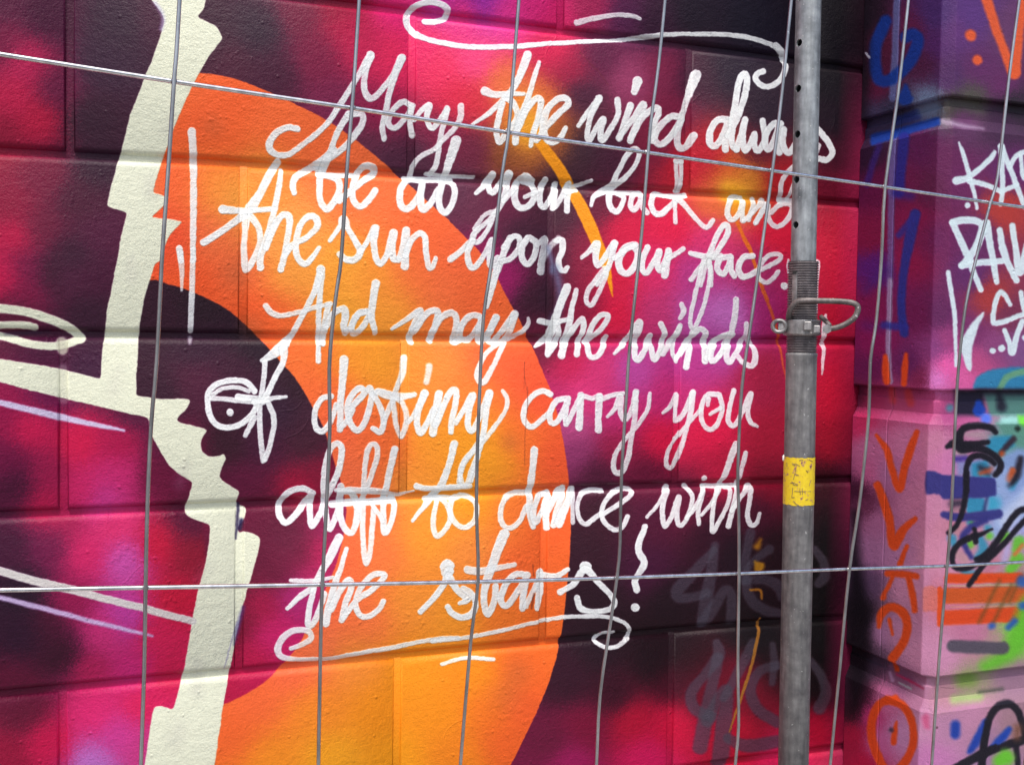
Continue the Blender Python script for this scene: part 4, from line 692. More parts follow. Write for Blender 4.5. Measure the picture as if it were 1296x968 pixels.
imP = pc.image('pilaster_paint', 0.0)
print('paint done %.1fs' % (time.time()-T0))

# ------------------------------------------------------------------ materials
def newmat(name):
    m = bpy.data.materials.new(name); m.use_nodes = True
    nt = m.node_tree; p = nt.nodes['Principled BSDF']; return m, nt, p
def node(nt, t, **kw):
    n = nt.nodes.new(t)
    for k, v in kw.items(): setattr(n, k, v)
    return n
def paint_material(name, im, a0, a1, z0, z1, bump=1.0, gam=1.10):
    m, nt, p = newmat(name); L = nt.links.new
    uv = node(nt, 'ShaderNodeUVMap'); uv.uv_map = 'paint'
    mp = node(nt, 'ShaderNodeMapping'); mp.vector_type = 'POINT'
    mp.inputs['Location'].default_value = (-a0/(a1-a0), -z0/(z1-z0), 0); mp.inputs['Scale'].default_value = (1/(a1-a0), 1/(z1-z0), 1)
    L(uv.outputs[0], mp.inputs[0])
    t = node(nt, 'ShaderNodeTexImage'); t.image = im; t.extension = 'EXTEND'; t.interpolation = 'Linear'; L(mp.outputs[0], t.inputs[0])
    # beyond the painted sheet the mural goes on as loose clouds of the same sprayed colours
    n1 = node(nt, 'ShaderNodeTexNoise'); n1.inputs['Scale'].default_value = 2.6; n1.inputs['Detail'].default_value = 1.5; L(uv.outputs[0], n1.inputs['Vector'])
    cr = node(nt, 'ShaderNodeValToRGB'); L(n1.outputs['Fac'], cr.inputs[0]); e = cr.color_ramp.elements
    e[0].position = .36; e[0].color = (.035, .008, .025, 1); e[1].position = .66; e[1].color = (.5, .03, .13, 1)
    k = e.new(.5); k.color = (.16, .012, .06, 1)
    sx = node(nt, 'ShaderNodeSeparateXYZ'); L(mp.outputs[0], sx.inputs[0])
    def mth(op, a, b=None):
        q = node(nt, 'ShaderNodeMath', operation=op)
        for i, v in enumerate((a, b)):
            if v is None: continue
            if isinstance(v, (int, float)): q.inputs[i].default_value = v
            else: L(v, q.inputs[i])
        return q.outputs[0]
    mn = mth('MINIMUM', mth('MINIMUM', sx.outputs[0], mth('SUBTRACT', 1.0, sx.outputs[0])), mth('MINIMUM', sx.outputs[1], mth('SUBTRACT', 1.0, sx.outputs[1])))
    mr = node(nt, 'ShaderNodeMapRange'); mr.inputs['From Min'].default_value = -.002 if 'pil' in name else 0.0; mr.inputs['From Max'].default_value = -.001 if 'pil' in name else .05; L(mn, mr.inputs[0])
    if 'pil' in name:
        mx_in = mth('LESS_THAN', sx.outputs[0], 1.0); mz = mth('MULTIPLY', mth('GREATER_THAN', sx.outputs[1], 0.0), mth('LESS_THAN', sx.outputs[1], 1.0)); fac = mth('MULTIPLY', mx_in, mz)
    else: fac = mr.outputs[0]
    mix = node(nt, 'ShaderNodeMix', data_type='RGBA'); L(fac, mix.inputs[0]); L(cr.outputs[0], mix.inputs[6]); L(t.outputs['Color'], mix.inputs[7])
    # real pigment: overall reflectance, tiny mottling, dust in the pits
    n2 = node(nt, 'ShaderNodeTexNoise'); n2.inputs['Scale'].default_value = 34; n2.inputs['Detail'].default_value = 5; L(uv.outputs[0], n2.inputs['Vector'])
    r2 = node(nt, 'ShaderNodeMapRange'); r2.inputs['To Min'].default_value = .77; r2.inputs['To Max'].default_value = .88; L(n2.outputs['Fac'], r2.inputs[0])
    mul = node(nt, 'ShaderNodeMix', data_type='RGBA', blend_type='MULTIPLY'); mul.inputs[0].default_value = 1
    cb = node(nt, 'ShaderNodeCombineColor'); [L(r2.outputs[0], cb.inputs[i]) for i in range(3)]
    gm = node(nt, 'ShaderNodeGamma'); gm.inputs['Gamma'].default_value = gam; L(mix.outputs[2], gm.inputs[0]); L(gm.outputs[0], mul.inputs[6]); L(cb.outputs[0], mul.inputs[7]); L(mul.outputs[2], p.inputs['Base Color'])
    # relief: rough masonry under many coats of paint
    f1 = node(nt, 'ShaderNodeTexNoise'); f1.inputs['Scale'].default_value = 330; f1.inputs['Detail'].default_value = 3; f1.inputs['Roughness'].default_value = .55; L(uv.outputs[0], f1.inputs['Vector'])
    f2 = node(nt, 'ShaderNodeTexNoise'); f2.inputs['Scale'].default_value = 95; f2.inputs['Detail'].default_value = 6; f2.inputs['Roughness'].default_value = .66; L(uv.outputs[0], f2.inputs['Vector'])
    vo = node(nt, 'ShaderNodeTexVoronoi'); vo.inputs['Scale'].default_value = 46; vo.inputs['Randomness'].default_value = 1; L(uv.outputs[0], vo.inputs['Vector'])
    vr = node(nt, 'ShaderNodeMapRange'); vr.inputs['From Min'].default_value = .0; vr.inputs['From Max'].default_value = .17; vr.inputs['To Min'].default_value = 1; vr.inputs['To Max'].default_value = 0; vr.interpolation_type = 'SMOOTHSTEP'; L(vo.outputs['Distance'], vr.inputs[0])
    wn_ = node(nt, 'ShaderNodeSeparateColor'); L(vo.outputs['Color'], wn_.inputs[0]); rare = mth('GREATER_THAN', wn_.outputs[0], .76)
    blob = mth('MULTIPLY', vr.outputs[0], rare)
    h = mth('ADD', mth('ADD', mth('MULTIPLY', f1.outputs['Fac'], .54), mth('MULTIPLY', f2.outputs['Fac'], 1.15)), mth('ADD', mth('MULTIPLY', blob, .75), mth('MULTIPLY', t.outputs['Alpha'], .62)))
    b = node(nt, 'ShaderNodeBump'); b.inputs['Strength'].default_value = .62*bump; b.inputs['Distance'].default_value = .0022; L(h, b.inputs['Height']); L(b.outputs[0], p.inputs['Normal'])
    rr = node(nt, 'ShaderNodeMapRange'); rr.inputs['To Min'].default_value = .40; rr.inputs['To Max'].default_value = .58; L(n2.outputs['Fac'], rr.inputs[0]); L(rr.outputs[0], p.inputs['Roughness'])
    p.inputs['Specular IOR Level'].default_value = .2
    return m
matW = paint_material('sprayed_wall_paint', imW, wallc.a0, wallc.a0+wallc.w/wallc.res, wallc.z0, wallc.z0+wallc.h/wallc.res)
matP = paint_material('sprayed_pilaster_paint', imP, pc.a0, pc.a0+pc.w/pc.res, pc.z0, pc.z0+pc.h/pc.res, .8, 1.0)

def metal(name, c1, c2, rough=(.35, .6), metallic=.7, scale=60, bump=.15):
    m, nt, p = newmat(name); L = nt.links.new
    tc = node(nt, 'ShaderNodeTexCoord'); n = node(nt, 'ShaderNodeTexNoise'); n.inputs['Scale'].default_value = scale; n.inputs['Detail'].default_value = 6; n.inputs['Roughness'].default_value = .65; L(tc.outputs['Object'], n.inputs['Vector'])
    cr = node(nt, 'ShaderNodeValToRGB'); cr.color_ramp.elements[0].position = .32; cr.color_ramp.elements[1].position = .68
    cr.color_ramp.elements[0].color = (*c1, 1); cr.color_ramp.elements[1].color = (*c2, 1); L(n.outputs['Fac'], cr.inputs[0])
    # runs of grime down the length, scratches and specks of paint
    mp = node(nt, 'ShaderNodeMapping'); mp.inputs['Scale'].default_value = (1, 1, .10); L(tc.outputs['Object'], mp.inputs[0])
    ns = node(nt, 'ShaderNodeTexNoise'); ns.inputs['Scale'].default_value = 160; ns.inputs['Detail'].default_value = 4; L(mp.outputs[0], ns.inputs['Vector'])
    rs = node(nt, 'ShaderNodeMapRange'); rs.inputs['From Min'].default_value = .3; rs.inputs['From Max'].default_value = .7; rs.inputs['To Min'].default_value = .72; rs.inputs['To Max'].default_value = 1.18; L(ns.outputs['Fac'], rs.inputs[0])
    vm = node(nt, 'ShaderNodeVectorMath', operation='SCALE'); L(cr.outputs[0], vm.inputs[0]); L(rs.outputs[0], vm.inputs['Scale'])
    nv = node(nt, 'ShaderNodeTexNoise'); nv.inputs['Scale'].default_value = 210; nv.inputs['Detail'].default_value = 2; L(tc.outputs['Object'], nv.inputs['Vector'])
    rv = node(nt, 'ShaderNodeMapRange'); rv.inputs['From Min'].default_value = .70; rv.inputs['From Max'].default_value = .74; L(nv.outputs['Fac'], rv.inputs[0])
    mxs = node(nt, 'ShaderNodeMix', data_type='RGBA'); L(rv.outputs[0], mxs.inputs[0]); L(vm.outputs[0], mxs.inputs[6]); mxs.inputs[7].default_value = (.5, .49, .48, 1); L(mxs.outputs[2], p.inputs['Base Color'])
    r = node(nt, 'ShaderNodeMapRange'); r.inputs['To Min'].default_value = rough[0]; r.inputs['To Max'].default_value = rough[1]; L(n.outputs['Fac'], r.inputs[0]); L(r.outputs[0], p.inputs['Roughness'])
    p.inputs['Metallic'].default_value = metallic
    b = node(nt, 'ShaderNodeBump'); b.inputs['Strength'].default_value = bump; b.inputs['Distance'].default_value = .001; L(n.outputs['Fac'], b.inputs['Height']); L(b.outputs[0], p.inputs['Normal'])
    return m
mWire = metal('galvanised_wire', (.30, .30, .31), (.47, .47, .48), (.26, .34), .85, 40, .03)  # colour darkened to stand for the dull horizon the uprights reflect
mWireH = metal('galvanised_wire_highlit', (.62, .62, .63), (.76, .76, .77), (.16, .22), 1.0, 30, .0)  # same zinc brightened so the sky highlight on horizontals sits in the colour
mTube = metal('galvanised_tube', (.14, .15, .16), (.36, .385, .40), (.45, .7), .55, 34, .3)
mOld = metal('dulled_steel_tube', (.13, .125, .13), (.27, .265, .26), (.5, .75), .4, 46, .35)
mThread = metal('worn_threaded_steel', (.10, .085, .09), (.24, .21, .21), (.45, .7), .5, 70, .4)
mNut = metal('cast_collar_steel', (.13, .125, .125), (.38, .365, .36), (.35, .6), .6, 60, .4)
mRod = metal('dark_handle_rod', (.10, .085, .08), (.19, .165, .16), (.45, .65), .35, 60, .3)
mDark = metal('hole_shade_paint', (.01, .01, .01), (.02, .02, .02), (.8, .9), 0, 20, 0)  # near-black colour standing for the shade inside a hole
# yellow sticker, scuffed through to pinkish grey
mY, nt, p = newmat('scuffed_yellow_sticker'); L = nt.links.new
tc = node(nt, 'ShaderNodeTexCoord'); mpn = node(nt, 'ShaderNodeMapping'); mpn.inputs['Scale'].default_value = (1, 1, .7); L(tc.outputs['Object'], mpn.inputs[0])
n = node(nt, 'ShaderNodeTexNoise'); n.inputs['Scale'].default_value = 150; n.inputs['Detail'].default_value = 5; n.inputs['Roughness'].default_value = .7; L(mpn.outputs[0], n.inputs['Vector'])
cr = node(nt, 'ShaderNodeValToRGB'); e = cr.color_ramp.elements; e[0].position = .33; e[0].color = (.10, .05, .04, 1); e[1].position = .43; e[1].color = (.70, .50, .012, 1); q = e.new(.38); q.color = (.45, .22, .14, 1); q = e.new(.66); q.color = (.78, .58, .02, 1); q = e.new(.74); q.color = (.62, .30, .06, 1)
L(n.outputs['Fac'], cr.inputs[0]); L(cr.outputs[0], p.inputs['Base Color']); p.inputs['Roughness'].default_value = .5
mMark = metal('sticker_print', (.16, .09, .07), (.26, .15, .12), (.6, .8), 0, 200, 0)
# paving
mG, nt, p = newmat('asphalt'); L = nt.links.new
tc = node(nt, 'ShaderNodeTexCoord'); n = node(nt, 'ShaderNodeTexNoise'); n.inputs['Scale'].default_value = 90; n.inputs['Detail'].default_value = 6; L(tc.outputs['Object'], n.inputs['Vector'])
cr = node(nt, 'ShaderNodeValToRGB'); cr.color_ramp.elements[0].color = (.03, .03, .03, 1); cr.color_ramp.elements[1].color = (.09, .088, .085, 1); L(n.outputs['Fac'], cr.inputs[0]); L(cr.outputs[0], p.inputs['Base Color']); p.inputs['Roughness'].default_value = .9
mS = mG.copy(); mS.name = 'concrete_paving'; r_ = [x for x in mS.node_tree.nodes if x.type == 'VALTORGB'][0].color_ramp.elements; r_[0].color = (.2, .195, .185, 1); r_[1].color = (.34, .33, .31, 1)
def add_uv(me, fn):
    uvl = me.uv_layers.new(name='paint'); co = np.empty(len(me.vertices)*3, np.float32); me.vertices.foreach_get('co', co); co = co.reshape(-1, 3)
    li = np.empty(len(me.loops), np.int32); me.loops.foreach_get('vertex_index', li); u = fn(co)[li]; uvl.data.foreach_set('uv', u.astype(np.float32).ravel())

# ------------------------------------------------------------------ ground
g = link('ground', mesh('ground', [(-60, -60, 0), (60, -60, 0), (60, 60, 0), (-60, 60, 0)], [(0, 1, 2, 3)]), None, mG); tag(g, kind='structure')
pv = empty('pavement'); tag(pv, kind='structure')
def boxmesh(name, x0, x1, y0, y1, z0, z1, bev=.004):
    V = []; 
    for z, i in ((z0, 0), (z1-bev, 0), (z1, bev)): V += [(x0+i, y0+i, z), (x1-i, y0+i, z), (x1-i, y1-i, z), (x0+i, y1-i, z)]
    Fc = [(3, 2, 1, 0), (8, 9, 10, 11)]
    for r in (0, 4):
        for k in range(4): Fc.append((r+k, r+(k+1) % 4, r+4+(k+1) % 4, r+4+k))
    return mesh(name, V, Fc)
slab = boxmesh('paving_slab', -.247, .247, -.247, .247, .005, .12)
slab.materials.append(mS)
for i in range(-8, 8):
    for j in range(5):
        x, y = i*.5 + .25, -.27 - j*.5
        if x > XC - .27 and j == 0: continue
        link('paving_slab', slab, pv).location = (x, y, 0)
kb = boxmesh('kerb_stone', -.495, .495, -.075, .075, 0, .125, .012); kb.materials.append(mS)
for i in range(-4, 5): link('kerb_stone', kb, pv).location = (i*1.0, -2.60, 0)

# ------------------------------------------------------------------ the painted block wall
HL = {0: [(400, 0), (640, 31), (970, 70.5), (1086, 89)], 1: [(0, 191), (330, 208.5), (640, 230.5), (970, 250.5), (1085, 259)], 2: [(0, 422.5), (330, 426), (650, 429.5), (970, 432.5), (1080, 434)],
      3: [(0, 652.5), (325, 638.5), (650, 622), (970, 610.5), (1075, 608)], 4: [(0, 880), (325, 848), (650, 817), (970, 788), (1075, 783)], 5: [(960, 960), (1072, 946)]}
DEV = {}
for k, pts in HL.items():
    q = [hitY(p) for p in pts]; DEV[k] = ([v[0] for v in q], [v[2] - (Z0J - k*BH) for v in q])
def joint_z(k, X):
    if k in DEV: return Z0J - k*BH + float(np.interp(X, *DEV[k]))
    return Z0J - k*BH
VL = {0: [(88, 100), (521, 120), (872, 130)], 1: [None, (308, 318), (697, 320)], 2: [(80, 540), (511, 540), (856, 545)], 3: [None, (303, 700), (688, 730)], 4: [(79, 920), (503, 900), (849, 900)], -1: [None, None, (710, 10)]}
wall = empty('block_wall', (0, 0, 0)); tag(wall, 'block wall sprayed plum, magenta and orange with a hand-lettered white verse', 'wall')
XL = -2.9; HJ = .0030
RINGS = [(0, .0105), (.0014, .0072), (.0036, .0037), (.0066, .0013), (.0105, 0.0)]
nb = 0
for row in range(-4, 8):                       # row r lies between joint r and joint r+1
    off = 0 if row % 2 == 0 else -.5
    js = []
    for n in range(-8, 5):
        x = X0J + (n + (0 if row % 2 == 0 else .5))*BW
        js.append(x)
    obs = [hitY(p)[0] for p in VL.get(row, []) if p]
    for o in obs:
        k = min(range(len(js)), key=lambda i: abs(js[i]-o)); js[k] = o
    js = [x for x in js if XL + .08 < x < XC - .06]
    xs = [XL] + js + [XC + .06]
    for a, b in zip(xs[:-1], xs[1:]):
        x0, x1 = a + .0050, b - .0050
        bot = lambda x: max(joint_z(row+1, x) + HJ, 0.0); top = lambda x: joint_z(row, x) - HJ
        if row == 7 and joint_z(8, 0) < 0: pass
        if top(x0) < .05: continue
        V = []; Fc = []
        nh, nv = 3, 2
        jit = lambda: random.uniform(-.0005, .0005)
        for ri, (ins, dep) in enumerate(RINGS):
            L_ = []
            A, B = x0+ins*.3, x1-ins*.3
            for i in range(nh): t = i/nh; x = A+(B-A)*t; L_.append((x, bot(x)+ins))
            for i in range(nv): t = i/nv; z0_, z1_ = bot(B)+ins, top(B)-ins; L_.append((B, z0_+(z1_-z0_)*t))
            for i in range(nh): t = i/nh; x = B+(A-B)*t; L_.append((x, top(x)-ins))
            for i in range(nv): t = i/nv; z0_, z1_ = top(A)-ins, bot(A)+ins; L_.append((A, z0_+(z1_-z0_)*t))
            for (x, z) in L_:
                ex_ = min(abs(x-A), abs(x-B)) < 1e-6 and abs(z-(bot(x)+ins)) > .004 and abs(z-(top(x)-ins)) > .004
                V.append((x + (jit() if ri else 0), dep*(.42 if ex_ else 1), z + (jit() if ri else 0)))
        m = 2*nh + 2*nv
        for r in range(len(RINGS)-1):
            for k in range(m): Fc.append((r*m+k, r*m+(k+1) % m, (r+1)*m+(k+1) % m, (r+1)*m+k))
        Fc.append(tuple((len(RINGS)-1)*m+k for k in range(m)))
        # sides going back into the wall
        s0 = len(V)
        for k in range(m): V.append((V[k][0], .19, V[k][2]))
        for k in range(m): Fc.append((s0+k, s0+(k+1) % m, (k+1) % m, k))
        me = mesh('concrete_block', V, Fc); add_uv(me, lambda c: c[:, [0, 2]])
        link('concrete_block', me, wall, matW, True); nb += 1
        if a > XL:          # the upright joint: pointed up nearly flush, its own strip of mortar
            za, zc_ = bot(a)+.0015, top(a)-.0015; w_ = .0056; d_ = (.0062 if abs(a-hitY((84, 300))[0]) < .04 else .0030)+random.uniform(-.0006, .0008)
            mv = mesh('mortar', [(a-w_, .0074, za-.002), (a+w_, .0074, za-.002), (a+w_, d_, za+.004), (a-w_, d_, za+.004), (a-w_, d_, zc_-.004), (a+w_, d_, zc_-.004), (a+w_, .0074, zc_+.002), (a-w_, .0074, zc_+.002)], [(0, 1, 2, 3), (3, 2, 5, 4), (4, 5, 6, 7)])
            add_uv(mv, lambda c: c[:, [0, 2]]); link('mortar', mv, wall, matW, True)
# mortar: a recessed painted sheet behind the blocks' rounded arrises
me = mesh('mortar', [(XL, .0074, 0), (XC+.06, .0074, 0), (XC+.06, .0074, Z0J+4*BH), (XL, .0074, Z0J+4*BH), (XL, .185, 0), (XC+.06, .185, 0), (XC+.06, .185, Z0J+4*BH), (XL, .185, Z0J+4*BH)],
          [(0, 1, 2, 3), (5, 4, 7, 6), (4, 0, 3, 7), (1, 5, 6, 2), (3, 2, 6, 7)]); add_uv(me, lambda c: c[:, [0, 2]])
link('mortar', me, wall, matW)
cp = boxmesh('coping', XL-.02, XC-.004, -.03, .22, Z0J+4*BH+.002, Z0J+4*BH+.062, .008); add_uv(cp, lambda c: c[:, [0, 2]]); link('coping', cp, wall, mS)

# ------------------------------------------------------------------ pilaster of banded stones
pil = empty('banded_pilaster', (XC, 0, 0)); tag(pil, 'projecting stone pilaster in deep banded courses covered in purple and pink graffiti tags', 'pilaster')
pil.location = (0, 0, 0)
CH = .0165; PWD = .62
# joint list: (bottom of upper stone, foot of the lower stone's chamfer, head of its face)
def zf(y, x=1191): return hitY((x, y), -PD)[2]
JN = [(zf(119.5), zf(147), zf(161)), (zf(494.5), zf(526), zf(538)), (zf(857), zf(888), zf(902))]
pitch = JN[1][0] - JN[2][0]
JN = [(JN[0][0]+pitch*2, JN[0][1]+pitch*2, JN[0][2]+pitch*2), (JN[0][0]+pitch, JN[0][1]+pitch, JN[0][2]+pitch)] + JN + [(JN[2][0]-pitch, JN[2][1]-pitch, JN[2][2]-pitch)]
seam = .5*(-hitX((1127, 300), XC)[1] - hitX((1121, 700), XC)[1])
def outline(e, kind):
    if kind == 'corner': return [(XC+e, -seam-.0008), (XC+e, -(PD-CH)), (XC+CH, -(PD-e)), (XC+PWD-.0015, -(PD-e)), (XC+PWD-.0015, -seam-.0008)]
    if kind == 'inner': return [(XC+e, -.0004), (XC+e, -seam+.0008), (XC+PWD-.0015, -seam+.0008), (XC+PWD-.0015, -.0004)]
    if kind == 'front': return [(XC+PWD+.0015, .0), (XC+PWD+.0015, -(PD-e)), (XC+1.1, -(PD-e)), (XC+1.1, 0)]
def fixch(o, e, kind):
    if kind != 'corner': return o
    return [(XC+e, -seam-.0008), (XC+e, -(PD-CH-e*.1)), (XC+CH+e*.1, -(PD-e)), (XC+PWD-.0015, -(PD-e)), (XC+PWD-.0015, -seam-.0008)]
uvp = lambda c: np.stack([(-c[:, 1]) + (c[:, 0]-XC), c[:, 2]], 1)
def prism(name, levels, kind, mat, parent):
    V = []; Fc = []; m = None
    for z, e in levels:
        o = fixch(outline(e, kind), e, kind); m = len(o); V += [(x, y, z) for x, y in o]
    for r in range(len(levels)-1):
        for k in range(m): Fc.append((r*m+(k+1) % m, r*m+k, (r+1)*m+k, (r+1)*m+(k+1) % m))
    Fc.append(tuple(range(m))); Fc.append(tuple((len(levels)-1)*m+k for k in range(m))[::-1])
    me = mesh(name, V, Fc); add_uv(me, uvp); o = link(name, me, parent, mat)
    bv = o.modifiers.new('edge', 'BEVEL'); bv.width = .0016; bv.segments = 2; bv.limit_method = 'ANGLE'; bv.angle_limit = math.radians(40); bv.harden_normals = False
    return o
BAND = .0105
for i in range(len(JN)-1):
    up, lo = JN[i], JN[i+1]
    zt, zb = up[2], lo[0]
    for kind in ('inner', 'corner', 'front'):
        prism('banded_stone', [(zb, .0016), (zb+.0035, 0), (zt, 0), (up[1], .0088), (up[1]+.002, BAND-.001)], kind, matP, pil)
zb = JN[-1]
for kind in ('inner', 'corner', 'front'):
    prism('banded_stone', [(0, 0), (zb[2], 0), (zb[1], .0088)], kind, matP, pil)
    prism('banded_stone', [(JN[0][0], .0016), (JN[0][0]+.004, 0), (Z0J+4*BH+.1, 0)], kind, matP, pil)
for j in JN:
    zm = j[1] + (j[0]-j[1])*.56
    for kind in ('inner', 'corner', 'front'):
        prism('recess_band', [(j[1]-.006, BAND-.0005), (zm, BAND-.0005), (zm+.0015, BAND+.0025), (j[0]+.004, BAND+.0025)], kind, matP, pil)

import bmesh
# ------------------------------------------------------------------ temporary mesh fence panel
FY, FT, FR = .0362, .0417, -.0465; FO = np.array([.0269, -.6473, .2117+EYE]); FP, FQ = .15, .4294
ax = np.array([math.cos(FY), math.sin(FY), 0]); up = np.array([0, 0, 1.0]); nn = np.cross(ax, up); up2 = math.cos(FT)*up + math.sin(FT)*nn
fa = math.cos(FR)*ax + math.sin(FR)*up2; fb = -math.sin(FR)*ax + math.cos(FR)*up2; fn = np.cross(fa, fb)   # fn points to the camera side or away
if fn[1] > 0: fn = -fn
def fhit(p):
    d = ray(p); t = np.dot(FO - CAMP, fn)/np.dot(d, fn); return CAMP + d*t
def ij(P): P = P-FO; return np.dot(P, fa)/FP, -np.dot(P, fb)/FQ
def fpt(i, j): return FO + fa*FP*i - fb*FQ*j
fence = empty('temporary_fence_panel'); tag(fence, 'galvanised wire mesh fence panel standing in front of the painted wall', 'fence')
WP = {0: [(227, 0), (223, 68), (220, 103), (213, 210), (204.6, 330), (198, 456), (191, 538), (186.3, 640), (184, 743), (182.4, 842), (178, 968)],
      1: [(453.5, 0), (447, 102), (443, 153), (437.6, 221), (431, 325), (425.5, 365), (420.5, 405), (415.8, 466), (416.5, 541), (412, 642), (407, 740), (405, 808), (402, 968)],
      2: [(655, 0), (648.5, 85), (641.7, 170), (633.7, 221.6), (621.7, 325), (610.5, 400), (606, 484), (603, 559), (601.5, 642), (603.6, 733), (594.5, 808), (581, 968)],
      3: [(839.5, 0), (831, 85), (820.7, 163.6), (812, 273), (807, 325), (795, 439), (790, 511), (785, 593), (783.5, 645), (781.5, 706), (771, 784.6), (757.6, 877), (753, 968)],
      4: [(999, 0), (987, 119), (975, 216), (961.5, 315), (948.5, 405), (936.6, 490), (931.5, 593), (932.5, 642), (933, 723), (931.5, 842), (932.5, 915), (928, 968)],
      5: [(1146.8, 0), (1133.8, 119), (1117.5, 236), (1113, 325), (1106.5, 405), (1099, 456), (1097, 524), (1091, 586), (1084, 645), (1072.5, 720), (1060.5, 842), (1048, 968)],
      6: [(1287, 0), (1273.5, 102), (1260, 221), (1250, 259), (1233, 325), (1219, 388), (1210.5, 463), (1206.5, 524), (1201.5, 643), (1195, 726), (1187.7, 808), (1181.5, 893), (1176.4, 968)]}
HP = {0: [(0, 69), (220, 103.5), (446, 137), (643, 168), (817, 193), (975, 216), (1117.5, 236.5), (1253, 256.5), (1296, 262.5)],
      1: [(0, 746.5), (184, 743.3), (407, 739.6), (603, 736), (780, 731), (934, 725.6), (1072.5, 719.8), (1197, 716), (1296, 711)]}
J0, J1, I0, I1 = -1.25, 3.55, -7, 15
for i in range(I0, I1+1):
    if i in WP:
        A = [fhit(p) for p in WP[i]]
        A = list(crom(A, 3)); a0, a1 = ij(A[0]), ij(A[-1])
        bend = lambda j, a: fpt(i + (a[0]-i)*math.exp(-abs(j-a[1])*2.0), j)
        pre = [bend(j, a0) for j in np.arange(J0, a0[1]-.08, .16)]; post = [bend(j, a1) for j in list(np.arange(J1, a1[1]+.08, -.16))[::-1]]
        pts = pre + A + post
    else:
        ph = random.uniform(0, 6.28); pts = []
        for j in np.arange(J0, J1+.01, .1):
            pts.append(fpt(i + .03*math.sin(j*2.1+ph) - .05*math.exp(-((j-.6)/.18)**2) + .03*math.exp(-((j-1.15)/.2)**2), j))
    pts = [p + fn*.0034 for p in pts]
    V, Fc = tube(pts, .00172, 8); me = mesh('vertical_wire', V, Fc); link('vertical_wire', me, fence, mWire, True)
for j in (-1, 0, 1, 2, 3):
    if j in HP:
        A = [fhit(p) for p in HP[j]]; a0, a1 = ij(A[0]), ij(A[-1])
        pts = [fpt(i, j + (a0[1]-j)*math.exp((i-a0[0])*.5)) for i in np.arange(I0-.4, a0[0]-.3, .7)] + list(crom(A, 2)) + [fpt(i, j + (a1[1]-j)*math.exp(-(i-a1[0])*.5)) for i in np.arange(a1[0]+.5, I1+.6, .7)]
    else: pts = [fpt(i, j) for i in np.linspace(I0-.4, I1+.6, 12)]
    V, Fc = tube(pts, .0020, 10); link('horizontal_wire', mesh('horizontal_wire', V, Fc), fence, mWireH, True)
bm = bmesh.new(); bmesh.ops.create_icosphere(bm, subdivisions=1, radius=1)
for v in bm.verts: v.co = Vector((v.co.x*.0032, v.co.y*.0027, v.co.z*.0028))
wm = bpy.data.meshes.new('weld'); bm.to_mesh(wm); bm.free(); wm.materials.append(mWire); wm.polygons.foreach_set('use_smooth', [True]*len(wm.polygons))
CR = {}
for i in WP:
    CR[(i, 0)] = HP[0][i+1]; CR[(i, 1)] = HP[1][i+1]
for i in range(I0, I1+1):
    for j in (-1, 0, 1, 2, 3):
        P_ = fhit(CR[(i, j)]) if (i, j) in CR else fpt(i, j)
        o = link('weld', wm, fence); o.location = tuple(P_ + fn*.0016); o.rotation_euler = (random.uniform(-.4, .4), random.uniform(-.4, .4), random.uniform(-.5, .5))
for a, b in ((fpt(I0-.45, J0-.03), fpt(I0-.45, 3.95)), (fpt(I1+.6, J0-.03), fpt(I1+.6, 3.8)), (fpt(I0-.5, J0), fpt(I1+.65, J0)), (fpt(I0-.5, J1), fpt(I1+.65, J1))):
    V, Fc = tube([a, b], .0195, 16); link('frame_tube', mesh('frame_tube', V, Fc), fence, mTube, True)
for i in (I0-.45, I1+.6):
    c = fpt(i, 3.85); me = boxmesh('concrete_foot', c[0]-.12, c[0]+.12, c[1]-.33, c[1]+.33, .121, .25, .03)
    f_ = link('fence_foot', me, None, mS); tag(f_, 'grey concrete foot holding the fence panel at its %s end' % ('left' if i < 0 else 'right'), 'fence foot')

# ------------------------------------------------------------------ adjustable steel prop behind the fence
def at_depth(p, dz): return CAMP + ray(p)*dz
mid = at_depth((1013.5, 484), 1.62); YP = mid[1]
A0, A1 = hitY((1023.3, 0), YP), hitY((1004.0, 968), YP)
ez = (A0-A1)/np.linalg.norm(A0-A1); view = mid - CAMP; ey = view - ez*np.dot(view, ez); ey /= np.linalg.norm(ey); ex = np.cross(ey, ez)
prop = empty('adjustable_steel_prop'); tag(prop, 'tall galvanised steel prop with threaded collar, bent handle and yellow sticker', 'steel prop')
zb_ = (.12 - A1[2])/ez[2]; base = A1 + ez*zb_
prop.matrix_world = Matrix(((ex[0], ey[0], ez[0], base[0]), (ex[1], ey[1], ez[1], base[1]), (ex[2], ey[2], ez[2], base[2]), (0, 0, 0, 1)))
def sy(y):           # height along the prop of a point read at picture row y
    P = hitY((1023.3 + (1004.0-1023.3)*y/968, y), YP); return float(np.dot(P-base, ez))
PX = 1.62/F          # metres per pixel at the prop
def lathe(name, prof, n, mat, smooth=True, caps=True):
    V = []; Fc = []
    for r, z in prof:
        for k in range(n): a = 2*math.pi*k/n; V.append((r*math.cos(a), r*math.sin(a), z))
    for i in range(len(prof)-1):
        for k in range(n): Fc.append((i*n+k, i*n+(k+1) % n, (i+1)*n+(k+1) % n, (i+1)*n+k))
    if caps: Fc.append(tuple(range(n))[::-1]); Fc.append(tuple((len(prof)-1)*n+k for k in range(n)))
    me = mesh(name, V, Fc); o = link(name, me, prop, mat)
    if smooth:
        me.polygons.foreach_set('use_smooth', [len(p_.vertices) == 4 for p_ in me.polygons])
    return o
RO, RI, RT = .0237, .0193, .0238
